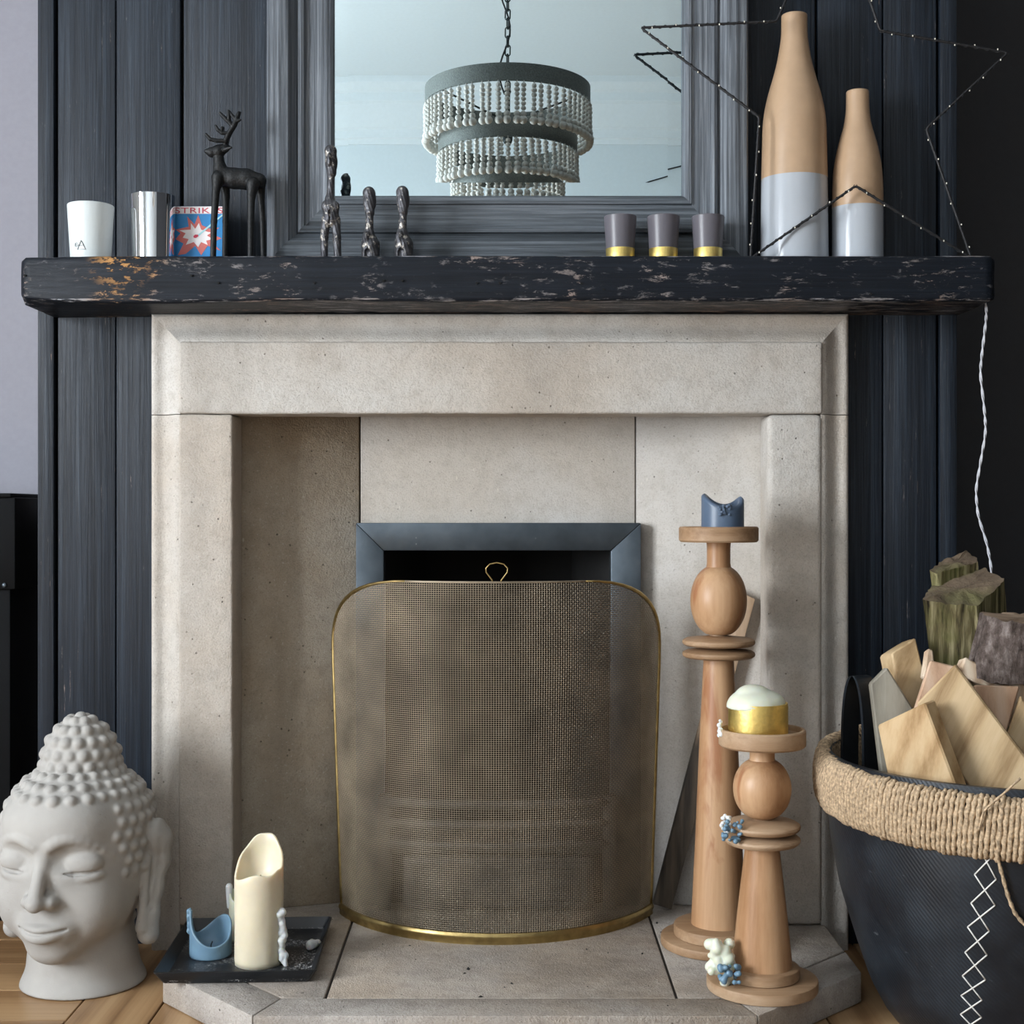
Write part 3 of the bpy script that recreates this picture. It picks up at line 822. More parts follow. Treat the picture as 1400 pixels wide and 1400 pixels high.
# ================================================================== MANTEL BEAM
ZM = 1.222
YM = 2.36
def build_beam():
    x0, x1, zb, zt, yf, yk = -0.842, 0.822, 1.144, ZM, YM, YW
    NX = 170
    sec = []
    r = 0.007
    def arc(cy, cz, a0, a1, k=4):
        return [(cy + r * math.cos(math.radians(a0 + (a1 - a0) * i / k)), cz + r * math.sin(math.radians(a0 + (a1 - a0) * i / k))) for i in range(k + 1)]
    sec += arc(yf + r, zt - r, 90, 180) + [(yf, zt - 0.02), (yf, (zt + zb) / 2), (yf, zb + 0.02)] + arc(yf + r, zb + r, 180, 270)
    sec += [(yf + 0.04, zb), (yf + 0.08, zb), (yf + 0.12, zb), (yk, zb), (yk, zt), (yf + 0.12, zt), (yf + 0.08, zt), (yf + 0.04, zt)]
    n = len(sec); cy, cz = (yf + yk) / 2, (zb + zt) / 2
    V = []; Fc = []
    for i in range(NX + 1):
        t = i / NX
        x = x0 + (x1 - x0) * t
        e = min(t, 1 - t) * (x1 - x0)
        sh = 1.0
        if e < 0.006: sh = 0.90 + 0.10 * math.sqrt(max(0, 1 - ((0.006 - e) / 0.006) ** 2))
        for (yy, zz) in sec:
            py, pz = cy + (yy - cy) * sh, cz + (zz - cz) * sh
            nz = mnoise.noise(Vector((x * 5, yy * 20, zz * 20)))
            n2 = mnoise.noise(Vector((x * 18, yy * 45, zz * 45)))
            fr_ = 1.0 if yy < yf + 0.03 else 0.25
            py += fr_ * (0.0028 * nz + 0.0012 * n2)
            if zz < cz:
                pz += fr_ * 0.0030 * mnoise.noise(Vector((x * 4.3, 3.1, 0.2))) + 0.0008 * n2
                pz += -0.004 * max(0, 1 - (x - x0) / 0.5) * (1 if yy < yf + 0.03 else 1)
            elif yy < yf + 0.03:
                pz -= abs(0.0012 * n2)
            # the left end tapers: its lower front corner is hewn away
            if x < x0 + 0.22:
                w = 1 - (x - x0) / 0.22
                if yy < yf + 0.02:
                    py += 0.016 * w * w
                if zz < cz and yy < yf + 0.02:
                    pz += 0.010 * w * w * w
            V.append((x, py, pz))
    for i in range(NX):
        for k_ in range(n):
            Fc.append((i*n+k_, (i+1)*n+k_, (i+1)*n+(k_+1) % n, i*n+(k_+1) % n))
    Fc.append(tuple(range(n))); Fc.append(tuple(NX*n + k_ for k_ in range(n)))
    mb = MB(); mb.add(V, Fc)
    o = mb.build('mantel_beam', M['beam'], loc=(-0.01, YM + 0.08, 1.143), smooth=True, angle=math.radians(50))
    tag(o, 'chunky black painted timber mantel beam with scuffed white chips', 'mantel')
    # nail holes along the face
    for px_, py_ in ((262, 377), (299, 387), (430, 387), (524, 384), (550, 384), (652, 387), (683, 387), (795, 388), (825, 396), (1190, 402), (35, 377)):
        c = P(px_, py_, YM + (0.001 if px_ > 100 else 0.015))
        b = MB(); b.lathe([(0.0020, -0.0006), (0.0020, 0.0)], (0, 0, 0), 8)
        b.v = [(c.x + p[0], c.y + p[2] * 5 - 0.001, c.z + p[1]) for p in b.v]
        b.build('nail_hole', M['black'], o)
    return o
build_beam()

# ================================================================== MIRROR
YG = 2.485
mir = thing('mirror', 'large mirror in a grey washed wooden frame behind the figurines', 'mirror', (-0.008, YG, ZM))
mx0, mx1, mz0, mz1 = -0.4345, 0.418, ZM + 0.001, 2.35
ix0, ix1, iz0, iz1 = -0.3178, 0.3035, 1.350, 2.235
# profile: (fraction from outer to inner edge, front depth)
fp = [(0.0, 2.525), (0.0, 2.462), (0.03, 2.456), (0.20, 2.452), (0.33, 2.456), (0.40, 2.468), (0.46, 2.474), (0.47, 2.466), (0.52, 2.463), (0.56, 2.466), (0.57, 2.474), (0.60, 2.4745), (0.86, 2.4735), (0.87, 2.469), (0.91, 2.468), (0.96, 2.471), (1.0, 2.479), (1.0, 2.525)]
def rail(co, ci, c2o, c2i, mat):
    """member between two mitres; co/ci outer and inner corner"""
    n = len(fp); V = []
    for (o_, i_) in ((co, ci), (c2o, c2i)):
        for (t, yv) in fp:
            V.append((o_[0] + (i_[0] - o_[0]) * t, yv, o_[1] + (i_[1] - o_[1]) * t))
    f = [(k_, (k_+1) % n, (k_+1) % n + n, k_ + n) for k_ in range(n)] + [tuple(range(n)), tuple(range(n, 2*n))]
    MB().add(V, f).build('frame_member', mat, mir, smooth=True, angle=math.radians(25))
A, B, C_, D_ = (mx0, mz0), (mx1, mz0), (mx1, mz1), (mx0, mz1)
a, b, c, d = (ix0, iz0), (ix1, iz0), (ix1, iz1), (ix0, iz1)
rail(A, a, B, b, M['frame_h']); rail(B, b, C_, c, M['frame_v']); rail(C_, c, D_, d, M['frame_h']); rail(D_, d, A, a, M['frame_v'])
bv = 0.025
MB().add([(ix0 + bv, YG, iz0 + bv), (ix1 - bv, YG, iz0 + bv), (ix1 - bv, YG, iz1 - bv), (ix0 + bv, YG, iz1 - bv)], [(0, 1, 2, 3)]).build('glass', M['mirror'], mir)
gb = bv * math.tan(math.radians(0.9))
e_ = 0.006
V = [(ix0 - e_, YG + gb * 1.24, iz0 - e_), (ix1 + e_, YG + gb * 1.24, iz0 - e_), (ix1 + e_, YG + gb * 1.24, iz1 + e_), (ix0 - e_, YG + gb * 1.24, iz1 + e_),
     (ix0 + bv, YG, iz0 + bv), (ix1 - bv, YG, iz0 + bv), (ix1 - bv, YG, iz1 - bv), (ix0 + bv, YG, iz1 - bv)]
for f in ((0, 1, 5, 4), (1, 2, 6, 5), (2, 3, 7, 6), (3, 0, 4, 7)):
    MB().add([V[i] for i in f], [(0, 1, 2, 3)]).build('bevel_strip', M['mirror'], mir)
MB().box((mx0 + 0.02, 2.512, mz0 + 0.02), (mx1 - 0.02, 2.524, mz1 - 0.02)).build('backing_board', M['black'], mir)

# ================================================================== CHANDELIER (hangs in the room, seen in the mirror)
chx, chy = -0.014, 2 * YG - 4.54
ch = thing('chandelier', 'tiered chandelier of whitewashed wooden beads on grey metal rings', 'chandelier', (chx, chy, 1.70))
def band(R, z0, z1):
    b = MB(); seg = 72
    b.lathe([(R, z0), (R, z1), (R - 0.004, z1), (R - 0.004, z0), (R, z0)], (chx, chy, 0), seg, cap=False)
    b.build('ring', M['ring'], ch, smooth=True, angle=0.5)
def string_mesh(n_small, r_s, r_b, L):
    b = MB()
    z = 0.0
    b.tube([(0, 0, 0.008), (0.004, 0, 0.004), (0, 0, 0), (-0.004, 0, 0.004)], 0.0012, 4, closed=True)
    zb = L
    pos = []
    step = (L - 2.9 * r_b) / n_small
    for i in range(n_small):
        rr = r_s * random.uniform(0.88, 1.08)
        b.ball((0, 0, -(i + 0.5) * step), (rr, rr, step * 0.52), 8, 6)
    b.ball((0, 0, -(L - 2.05 * r_b)), (r_b * 0.8, r_b * 0.8, r_b * 0.75), 8, 6)
    b.ball((0, 0, -(L - r_b * 0.75)), (r_b, r_b, r_b * 0.95), 10, 7)
    me = bpy.data.meshes.new('bead_string')
    me.from_pydata(b.v, [], b.f); me.polygons.foreach_set('use_smooth', [True] * len(b.f))
    me.materials.append(M['bead'])
    return me
def tier(R, z_top, n_str, meshes):
    for i in range(n_str):
        an = 2 * math.pi * (i + 0.5 * random.uniform(0.7, 1.3)) / n_str
        o = bpy.data.objects.new('bead_string', random.choice(meshes))
        COL.objects.link(o); o.parent = ch
        o.location = (R * math.cos(an), R * math.sin(an), z_top - 1.70)
        o.rotation_euler = (random.uniform(-.02, .02), random.uniform(-.02, .02), an)
band(0.270, 2.112, 2.168); band(0.227, 1.952, 2.006); band(0.182, 1.812, 1.856)
tier(0.268, 2.108, 62, [string_mesh(6, 0.0092, 0.0135, 0.125) for _ in range(3)])
tier(0.225, 1.948, 54, [string_mesh(5, 0.0085, 0.0135, 0.108) for _ in range(3)])
tier(0.180, 1.808, 44, [string_mesh(5, 0.0085, 0.013, 0.105) for _ in range(3)])
hub = MB(); hub.lathe([(0.012, 1.99), (0.016, 2.0), (0.016, 2.02), (0.008, 2.03), (0.008, 2.15), (0.012, 2.16)], (chx, chy, 0), 12)
hub.build('stem', M['chain'], ch, smooth=True)
for k in range(3):
    an = k * 2 * math.pi / 3 + 0.4
    MB().tube([(chx, chy, 2.06), (chx + 0.268 * math.cos(an), chy + 0.268 * math.sin(an), 2.12)], 0.0035, 6).build('arm', M['chain'], ch, smooth=True)
link = MB()
pts = [(0.0085 * math.cos(a), 0, (0.0095 if math.sin(a) > 0 else -0.0095) + 0.0085 * math.sin(a)) for a in [2 * math.pi * i / 16 + 0.01 for i in range(16)]]
link.tube(pts, 0.0024, 6, closed=True)
lme = bpy.data.meshes.new('chain_link'); lme.from_pydata(link.v, [], link.f); lme.materials.append(M['chain'])
z = 2.175; k = 0
while z < ZC - 0.02:
    o = bpy.data.objects.new('chain_link', lme); COL.objects.link(o); o.parent = ch
    o.location = (0, 0, z - 1.70); o.rotation_euler = (0, 0, (k % 2) * math.pi / 2 + 0.3)
    z += 0.0295; k += 1
cp = [(chx - 0.010 - 0.018 * math.sin(i * 0.55), chy, 2.15 + i * 0.025) for i in range(31)]
MB().tube(cp, 0.003, 6).build('flex', M['black_cord'], ch, smooth=True)
MB().lathe([(0.055, ZC - 0.03), (0.05, ZC - 0.015), (0.055, ZC - 0.001)], (chx, chy, 0), 20).build('ceiling_rose', M['chain'], ch, smooth=True)

# ================================================================== FIRE SCREEN
def build_screen():
    root = thing('fire_screen', 'bowed brass framed wire mesh fire screen standing on the hearth', 'fire screen', (-0.03, 2.38, ZH))
    XCn = -0.029
    halfb, halft = 0.283, 0.300          # half width at the foot and near the top
    sag = 0.186
    H = 0.604
    def surf(s, z):
        """s in [-1, 1] along the bow, z height above the hearth"""
        t = z / H
        hw = halfb + (halft - halfb) * min(1, t * 1.3)
        ang = math.radians(66)
        R = hw / math.sin(ang)
        a = s * ang
        yc = 2.366 + R
        bulge = 0.0
        dome = 0.030 * max(0, (t - 0.82) / 0.18) ** 2      # the top rolls back a little
        return (XCn + R * math.sin(a), yc - R * math.cos(a) * (1 - dome * 0.6) - 0.012 * (1 - abs(s)) * 0 + 0.0, ZH + 0.012 + z)
    # metric lengths
    Ls = halft / math.sin(math.radians(66)) * 2 * math.radians(66)
    rc = 0.118
    rs = 0.215                           # corners are long along the bow
    def smax(z):
        """half extent in s at height z (rounded top corners)"""
        if z <= H - rc: return 1.0
        d = z - (H - rc)
        return 1.0 - rs * (1 - math.sqrt(max(0, 1 - (d / rc) ** 2))) / (Ls / 2)
    def zmax(s):
        e = (1 - abs(s)) * Ls / 2
        if e >= rs: return H
        return H - rc + rc * math.sqrt(max(0, 1 - ((rs - e) / rs) ** 2))
    NS, NZ = 172, 166
    V = []; Q = []
    base = 0
    wr = 0.00078
    def strand(pts, nrm):
        nonlocal base
        pts = np.array(pts); n = len(pts)
        if n < 2: return
        tan = np.gradient(pts, axis=0); tan /= np.linalg.norm(tan, axis=1)[:, None] + 1e-12
        nrm = np.array(nrm)
        side = np.cross(tan, nrm); side /= np.linalg.norm(side, axis=1)[:, None] + 1e-12
        for k in range(3):
            a = math.radians(90 + 120 * k)
            V.append(pts + (nrm * math.sin(a) + side * math.cos(a)) * wr)
        i = np.arange(n - 1)
        for k in range(3):
            k2 = (k + 1) % 3
            Q.append(np.stack([base + k*n + i, base + k*n + i + 1, base + k2*n + i + 1, base + k2*n + i], 1))
        base += 3 * n
    def normal(s):
        a = s * math.radians(66)
        return np.array((math.sin(a), -math.cos(a), 0.0))
    S = [-1 + 2 * (i + 0.5) / NS for i in range(NS)]
    Z = [H * (j + 0.5) / NZ for j in range(NZ)]
    for i, s in enumerate(S):
        zm = zmax(s); nn = normal(s)
        pts = []; nr = []
        for j, z in enumerate(Z):
            if z > zm: break
            w = (1 if (i + j) % 2 else -1) * wr * 0.9
            pts.append(np.array(surf(s, z)) + nn * w); nr.append(nn)
        pts.append(np.array(surf(s, zm))); nr.append(nn)
        strand(pts, nr)
    for j, z in enumerate(Z):
        sm = smax(z); pts = []; nr = []
        for i, s in enumerate(S):
            if abs(s) > sm: continue
            nn = normal(s)
            w = (-1 if (i + j) % 2 else 1) * wr * 0.9
            pts.append(np.array(surf(s, z)) + nn * w); nr.append(nn)
        strand(pts, nr)
    o = raw('wire_mesh', np.concatenate(V), np.concatenate(Q), M['wire'], root)
    o['kind'] = 'stuff'
    # edge bead: up one side, round the corners, along the top
    out = [(-1, z) for z in np.linspace(0, H - rc, 14)]
    for k in range(1, 12):
        a = math.pi / 2 * k / 12
        out.append((-1 + rs * (1 - math.cos(a)) / (Ls / 2), H - rc + rc * math.sin(a)))
    sl = -1 + rs / (Ls / 2)
    out += [(s, H) for s in np.linspace(sl, -sl, 30)]
    for k in range(1, 12):
        a = math.pi / 2 * (12 - k) / 12
        out.append((1 - rs * (1 - math.cos(a)) / (Ls / 2), H - rc + rc * math.sin(a)))
    out += [(1, z) for z in np.linspace(H - rc, 0, 14)]
    pts = [surf(s, z) for s, z in out]
    n_s = 14 + 11
    fe = MB().tube(pts[:n_s + 1], [0.0040] * (n_s - 4) + [0.0036, 0.0031, 0.0026, 0.0021, 0.0017], 8).build('frame_edge', M['brass'], root, smooth=True)
    MB().tube(pts[-n_s - 1:], [0.0017, 0.0021, 0.0026, 0.0031, 0.0036] + [0.0040] * (n_s - 4), 8).build('frame_edge', M['brass'], root, smooth=True)
    MB().tube(pts[n_s:-n_s], 0.0017, 6).build('top_wire', M['wire'], root, smooth=True)
    # foot band
    band = MB(); n = 40
    prof = [(-0.001, -0.012), (0.0045, -0.012), (0.0045, -0.004), (0.0065, -0.001), (0.0065, 0.003), (0.004, 0.007), (-0.001, 0.007)]
    V2 = []; F2 = []
    for i in range(n + 1):
        s = -1 + 2 * i / n; c = surf(s, 0); nn = normal(s)
        for (u, w) in prof: V2.append((c[0] + nn[0]*u, c[1] + nn[1]*u, c[2] + w))
    m = len(prof)
    for i in range(n):
        for k in range(m): F2.append((i*m+k, i*m+(k+1) % m, (i+1)*m+(k+1) % m, (i+1)*m+k))
    F2.append(tuple(range(m))); F2.append(tuple(n*m + k for k in range(m)))
    band.add(V2, F2); band.build('foot_band', M['brass'], root, smooth=True, angle=0.6)
    # loop handle
    c = surf(-0.0, H)
    hp = [(-0.007, 0.0), (-0.008, 0.004), (-0.018, 0.017), (-0.0185, 0.024), (-0.012, 0.031), (0.0, 0.0335), (0.012, 0.031), (0.0185, 0.024), (0.018, 0.017), (0.008, 0.004), (0.007, 0.0)]
    MB().tube([(c[0] + 0.003 + u, c[1], c[2] + w) for u, w in hp], 0.0012, 6).build('handle', M['brass'], fe, smooth=True)
build_screen()

# ================================================================== TURNED CANDLESTICKS
def candlestick(label, axis_px, D, spec, zone='short'):
    """spec: list of (part name, [(radius px, image y of that level)...]); levels measured on the axis"""
    s = D / F
    cx = (axis_px - 700) * s
    root = thing('candlestick', label, 'candlestick', (cx, D, ZH))
    for (nm, prof, mat) in spec:
        pr = [(r * s, CAMZ - (y - 700) * s) for r, y in prof]
        MB().lathe(pr, (cx, D, 0), 56).build(nm, mat, root, smooth=True, angle=math.radians(32))
    return root, cx, s
def disc(r, y0, y1, rd=3):
    """flat turned disc between image heights y1 (below) and y0 (above)"""
    return [(r - rd, y1), (r - 0.6, y1 - 1.2), (r, y1 - rd), (r, y0 + rd), (r - 0.6, y0 + 1.2), (r - rd, y0), (0.5, y0)]
def lens(r, yc, h, rin):
    """saucer shaped turned ring"""
    return [(rin, yc + h), (rin + 0.3 * (r - rin), yc + h * 0.95), (r - 4, yc + h * 0.66), (r - 0.8, yc + 3.0), (r, yc + 0.5), (r - 0.8, yc - 2.2), (r - 5, yc - h * 0.55), (rin + 0.3 * (r - rin), yc - h * 0.8), (rin, yc - h)]
def bead(r, rz, yc, rin):
    o = []
    for i in range(25):
        a = math.pi * i / 24
        rr = r * math.sin(a) ** 0.86
        yy = yc + rz * math.cos(a)
        if rr >= rin * 0.93: o.append((rr, yy))
    return o
def dish(r, y_top, y_bot):
    return [(r - 10, y_bot), (r - 2.5, y_bot), (r, y_bot - 2.5), (r, y_top + 2), (r - 1.5, y_top), (r - 5, y_top), (r - 6, y_top + 2), (r - 6.5, y_top + 7), (0.5, y_top + 7)]
T, TD = M['turned'], M['turned_dusty']
Dt = 2.366
zy = lambda y: y
ybase_t = 700 + (CAMZ - ZH) * F / Dt      # image height of the hearth on the axis
tall, txc, ts = candlestick('tall turned wooden candlestick with an egg shaped knop', 982.5, Dt, [
    ('base', disc(79, ybase_t - 13, ybase_t), TD),
    ('base_step', disc(61, ybase_t - 29, ybase_t - 13), TD),
    ('shaft', [(37.5, ybase_t - 29), (37, ybase_t - 40), (32, 1150), (26.5, 1020), (22, 930), (20.5, 898)], T),
    ('saucer_ring', lens(49.5, 893.5, 8.2, 17), TD),
    ('saucer_ring', lens(49.5, 877, 8.2, 15), TD),
    ('core', [(12, 903), (12, 860)], TD),
    ('knop', bead(38.5, 49.5, 821, 15), T),
    ('neck', [(17, 776), (16, 770), (16, 748), (17, 739)], T),
    ('dish', dish(54, 720, 741), TD)])
Ds = 2.148
ybase_s = 700 + (CAMZ - ZH) * F / Ds
short, sxc, ss = candlestick('short turned wooden candlestick with a round knop and wax drips', 1042, Ds, [
    ('base', disc(75.5, ybase_s - 16, ybase_s), TD),
    ('base_step', disc(50.5, ybase_s - 32, ybase_s - 16), TD),
    ('shaft', [(40.5, ybase_s - 32), (40, ybase_s - 42), (34, 1250), (27, 1190), (23.5, 1160), (23, 1150)], T),
    ('saucer_ring', lens(52, 1146.5, 9, 20), TD),
    ('saucer_ring', lens(52, 1128.5, 9, 18), TD),
    ('core', [(14, 1158), (14, 1106)], TD),
    ('knop', bead(39.5, 42.5, 1078, 16), T),
    ('neck', [(18, 1041), (17, 1036), (17, 1030), (18, 1020)], T),
    ('dish', dish(59, 996, 1020), TD)])

def blob(name, parts, mat, parent=None, loc=None, h=0.0012, k=0.004):
    pts = np.array([p[0] for p in parts]); r = max(p[1] if not hasattr(p[1], '__len__') else max(p[1]) for p in parts)
    S = SDF(pts.min(0) - r - 3 * h - k, pts.max(0) + r + 3 * h + k, h)
    for p, rr in parts: S.ell(p, rr, k)
    v, q = S.mesh()
    return raw(name, v, q, mat, parent, loc)
def scatter_blob(name, centre, spread, n, r0, r1, mat, parent, seed, k=0.004, h=0.0012):
    rr = random.Random(seed)
    parts = []
    for i in range(n):
        parts.append((tuple(centre[a] + rr.uniform(-1, 1) * spread[a] for a in range(3)), rr.uniform(r0, r1)))
    return blob(name, parts, mat, parent, None, h, k)
# wax that has run down the short candlestick
a = P(992, 1290, Ds - 0.02)
scatter_blob('wax_drip', P(986, 1314, Ds - 0.030), (0.017, 0.010, 0.030), 60, 0.004, 0.0085, M['wax_mint'], short, 3)
scatter_blob('wax_drip', P(998, 1331, Ds - 0.055), (0.016, 0.010, 0.012), 34, 0.0025, 0.005, M['wax_sky'], short, 4)
scatter_blob('wax_drip', P(1002, 1136, Ds - 0.042), (0.015, 0.006, 0.015), 32, 0.002, 0.0042, M['wax_sky'], short, 5, 0.002, 0.001)
scatter_blob('wax_drip', P(994, 1128, Ds - 0.03), (0.008, 0.006, 0.016), 18, 0.002, 0.004, M['wax_white'], short, 6, 0.002, 0.001)
scatter_blob('wax_drip', P(986, 997, Ds - 0.006), (0.003, 0.01, 0.014), 14, 0.002, 0.004, M['wax_white'], short, 8, 0.002, 0.001)

# ---- candles
def shell_candle(name, label, c, R, wall, z0, lip, floor_z, mat, seg=72, cat='candle', wob=0.0):
    """hollow burnt-down candle; lip(angle) gives the height of the rim"""
    V = []; Fc = []
    rows = 16
    def ring(fn): V.extend(fn(2 * math.pi * k / seg) for k in range(seg))
    for i in range(rows + 1):
        t = i / rows
        def fn(a, t=t):
            rr = R * (1 + wob * mnoise.noise(Vector((math.cos(a) * 2, math.sin(a) * 2, t * 3))))
            if t < 0.03: rr *= 0.975
            z = z0 + (lip(a) - wall * 0.5 - z0) * t
            return (c[0] + rr * math.cos(a), c[1] + rr * math.sin(a), z)
        ring(fn)
    for (dr, dz) in ((0.15, 0.28), (0.5, 0.5), (0.85, 0.28)):
        ring(lambda a, dr=dr, dz=dz: (c[0] + (R - wall * dr) * math.cos(a), c[1] + (R - wall * dr) * math.sin(a), lip(a) - wall * 0.5 + wall * dz))
    for i in range(6):
        t = i / 5
        def fn(a, t=t):
            zt = lip(a) - wall * 0.5
            zf = min(floor_z, zt)
            rr = R - wall - (0.25 * R * t ** 3)
            return (c[0] + rr * math.cos(a), c[1] + rr * math.sin(a), zt + (zf - zt) * t)
        ring(fn)
    n = len(V) // seg
    for i in range(n - 1):
        for k in range(seg):
            k2 = (k + 1) % seg
            Fc.append((i*seg+k, i*seg+k2, (i+1)*seg+k2, (i+1)*seg+k))
    V.append((c[0], c[1], floor_z)); L = len(V) - 1
    Fc += [((n-1)*seg + k, (n-1)*seg + (k+1) % seg, L) for k in range(seg)]
    Fc.append(tuple(range(seg - 1, -1, -1)))
    root = thing(name, label, cat, (c[0], c[1], z0))
    body = MB().add(V, Fc).build('wax_body', mat, root, smooth=True)
    MB().tube([(c[0], c[1], floor_z - 0.002), (c[0] + 0.001, c[1], floor_z + 0.006), (c[0] + 0.003, c[1], floor_z + 0.011)], 0.0011, 6).build('wick', M['ink'], body, smooth=True)
    return root
def bumps(base, *terms):
    """rim height = base + sum of h * exp(-(da / w)^2)"""
    def f(a):
        z = base
        for (a0, w, h) in terms:
            d = (a - math.radians(a0) + math.pi) % (2 * math.pi) - math.pi
            z += h * math.exp(-(d / math.radians(w)) ** 2)
        return z
    return f
# angles: 0 = right (+x), 90 = away from the camera, 180 = left, 270 = towards the camera
zt_dish = CAMZ - (727 - 700) * ts
cb_ = (txc + 5.5 * ts, Dt)
blue = shell_candle('pillar_candle', 'burnt down slate blue candle on the tall candlestick', cb_, 29 * ts, 0.0095, zt_dish + 0.0005,
    bumps(CAMZ - (693 - 700) * ts, (160, 58, 0.023), (10, 46, 0.018), (215, 30, 0.004)), CAMZ - (704 - 700) * ts, M['wax_blue'])
scatter_blob('wax_drip', (cb_[0] - 0.003, cb_[1] - 29 * ts - 0.001, CAMZ - (697 - 700) * ts), (0.010, 0.002, 0.008), 14, 0.0022, 0.0042, M['wax_blue'], blue, 11, 0.0015, 0.0008)
zs_dish = CAMZ - (1003 - 700) * ss
gcx, gcy = sxc - 5.5 * ss, Ds
gr_ = thing('pillar_candle', 'pale wax candle with a gold foil band on the short candlestick', 'candle', (gcx, gcy, zs_dish))
Rg = 40.5 * ss
zg1 = CAMZ - (964 - 700) * ss
MB().lathe([(Rg * 0.99, zs_dish + 0.0005), (Rg, zs_dish + 0.003), (Rg, zg1), (Rg - 0.0006, zg1), (Rg * 0.985, zg1 + 0.004)], (gcx, gcy, 0), 56).build('gold_band', M['gold'], gr_, smooth=True, angle=0.6)
S = SDF((gcx - 0.055, gcy - 0.055, zg1 - 0.01), (gcx + 0.055, gcy + 0.055, zg1 + 0.05), 0.0015)
S.ell((gcx - 0.004, gcy, zg1 - 0.002), (Rg * 0.97, Rg * 0.97, 0.029), 0.0)
S.ell((gcx - 0.008, gcy, zg1 + 0.019), (0.024, 0.022, 0.013), 0.006)
S.ell((gcx + 0.018, gcy - 0.006, zg1 + 0.006), (0.022, 0.024, 0.014), 0.006)
S.cut_below(zg1 - 0.004)
vv, qq = S.mesh()
raw('wax_top', vv, qq, M['wax_mint'], gr_)

# ---- black tray with three candles
ZT = ZH
tray_c = Vector((-0.437, 2.302, ZT))
ang = math.radians(2.5)
def tl(u, w, z):
    return (tray_c.x + u * math.cos(ang) - w * math.sin(ang), tray_c.y + u * math.sin(ang) + w * math.cos(ang), ZT + z)
hw, hd = 0.126, 0.145
def rr_(ins, z, r=0.006):
    pts = []
    for (sx, sy, a0) in ((1, 1, 0), (-1, 1, 90), (-1, -1, 180), (1, -1, 270)):
        for q in range(4):
            a = math.radians(a0 + 30 * q)
            pts.append(tl(sx * (hw - ins - r) + r * math.cos(a), sy * (hd - ins - r) + r * math.sin(a), z))
    return pts
rings = [rr_(0.016, 0.0005), rr_(0.012, 0.002), rr_(0.0, 0.021), rr_(0.0, 0.0225), rr_(0.0022, 0.0230), rr_(0.0035, 0.0215), rr_(0.014, 0.0055), rr_(0.020, 0.005)]
V = [p for r in rings for p in r]; n = 16
Fc = [(i*n+k, i*n+(k+1) % n, (i+1)*n+(k+1) % n, (i+1)*n+k) for i in range(len(rings)-1) for k in range(n)]
Fc += [tuple(range(n-1, -1, -1)), tuple((len(rings)-1)*n + k for k in range(n))]
tray = tag(MB().add(V, Fc).build('tray', M['tray'], loc=tuple(tray_c), smooth=True, angle=0.6), 'square black lacquer tray dusted with white on the hearth', 'tray')
zt = ZT + 0.0052
c1 = PZ(354, 1316, zt)
cream = shell_candle('pillar_candle', 'tall cream candle with a high curved back rim on the black tray', (c1.x, c1.y), 0.0392, 0.0045, zt,
    bumps(0.194, (58, 36, 0.055), (108, 34, 0.050), (152, 26, 0.022), (275, 40, 0.012), (335, 24, 0.014), (15, 22, 0.020)), 0.186, M['wax_cream'], wob=0.015)
wdp = []
for i in range(44):
    t = i / 43
    wdp.append(((c1.x + 0.037 + 0.005 * t + random.uniform(-.0035, .0045), c1.y - 0.014 + random.uniform(-.004, .004), 0.146 - 0.090 * t + random.uniform(-.002, .002)), random.uniform(0.0035, 0.0062) * (1 - 0.5 * max(0, t - 0.8) / 0.2)))
blob('wax_drip', wdp, M['wax_white'], cream, None, 0.0012, 0.003)
c2 = PZ(288, 1305, zt)
sky = shell_candle('pillar_candle', 'squat sky blue candle burnt to a curling spike on the black tray', (c2.x, c2.y), 0.0345, 0.0035, zt,
    bumps(0.083, (188, 24, 0.046), (222, 34, 0.014), (60, 52, 0.030), (20, 30, 0.008), (285, 45, -0.006)), 0.066, M['wax_sky'], wob=0.01)
wdp = [((c2.x - 0.034, c2.y - 0.004 + random.uniform(-.002, .002), 0.128 - 0.036 * t), 0.0042 + random.uniform(-.001, .001)) for t in [i / 9 for i in range(10)]]
blob('wax_drip', wdp, M['wax_sky'], sky, None, 0.001, 0.002)
c3 = PZ(337, 1283, zt)
mint = shell_candle('pillar_candle', 'hollow pale mint candle standing behind the tall cream candle', (c3.x, c3.y), 0.0300, 0.004, zt,
    bumps(0.125, (185, 26, 0.022), (100, 50, 0.022), (20, 40, 0.015)), 0.10, M['wax_mint'], wob=0.02)
wdp = [((c3.x - 0.028, c3.y - 0.008, 0.146 - 0.034 * t), 0.006 - 0.002 * t) for t in [i / 8 for i in range(9)]]
blob('wax_drip', wdp, M['wax_white'], mint, None, 0.001, 0.002)
cw = PZ(437, 1302, ZT + 0.018)
scatter_blob('wax_drip', tl(0.106, 0.02, 0.014), (0.006, 0.012, 0.004), 9, 0.004, 0.007, M['wax_white'], tray, 31)

# ---- batten leaning in the corner
d_ = Vector((0.425 - 0.252, 0.0, 0.640 - ZH))
t_ = d_.normalized(); w_ = Vector((t_.z, 0, -t_.x)) * 0.0175
p0, p1 = Vector((0.278, 2.566, ZH + 0.0065)), Vector((0.424, 2.536, 0.636))
fa = [p0 - w_, p0 + w_, p1 + w_ + Vector((0.003, 0, -0.004)), p1 - w_ + Vector((0, 0, 0.004))]
bat = MB().hexa(fa, [q + Vector((0.0, 0.020, 0)) for q in fa]).build('leaning_batten', M['char'], loc=(0.262, 2.545, ZH), bevel=0.002)
tag(bat, 'charred wooden batten leaning in the corner behind the tall candlestick', 'stick')

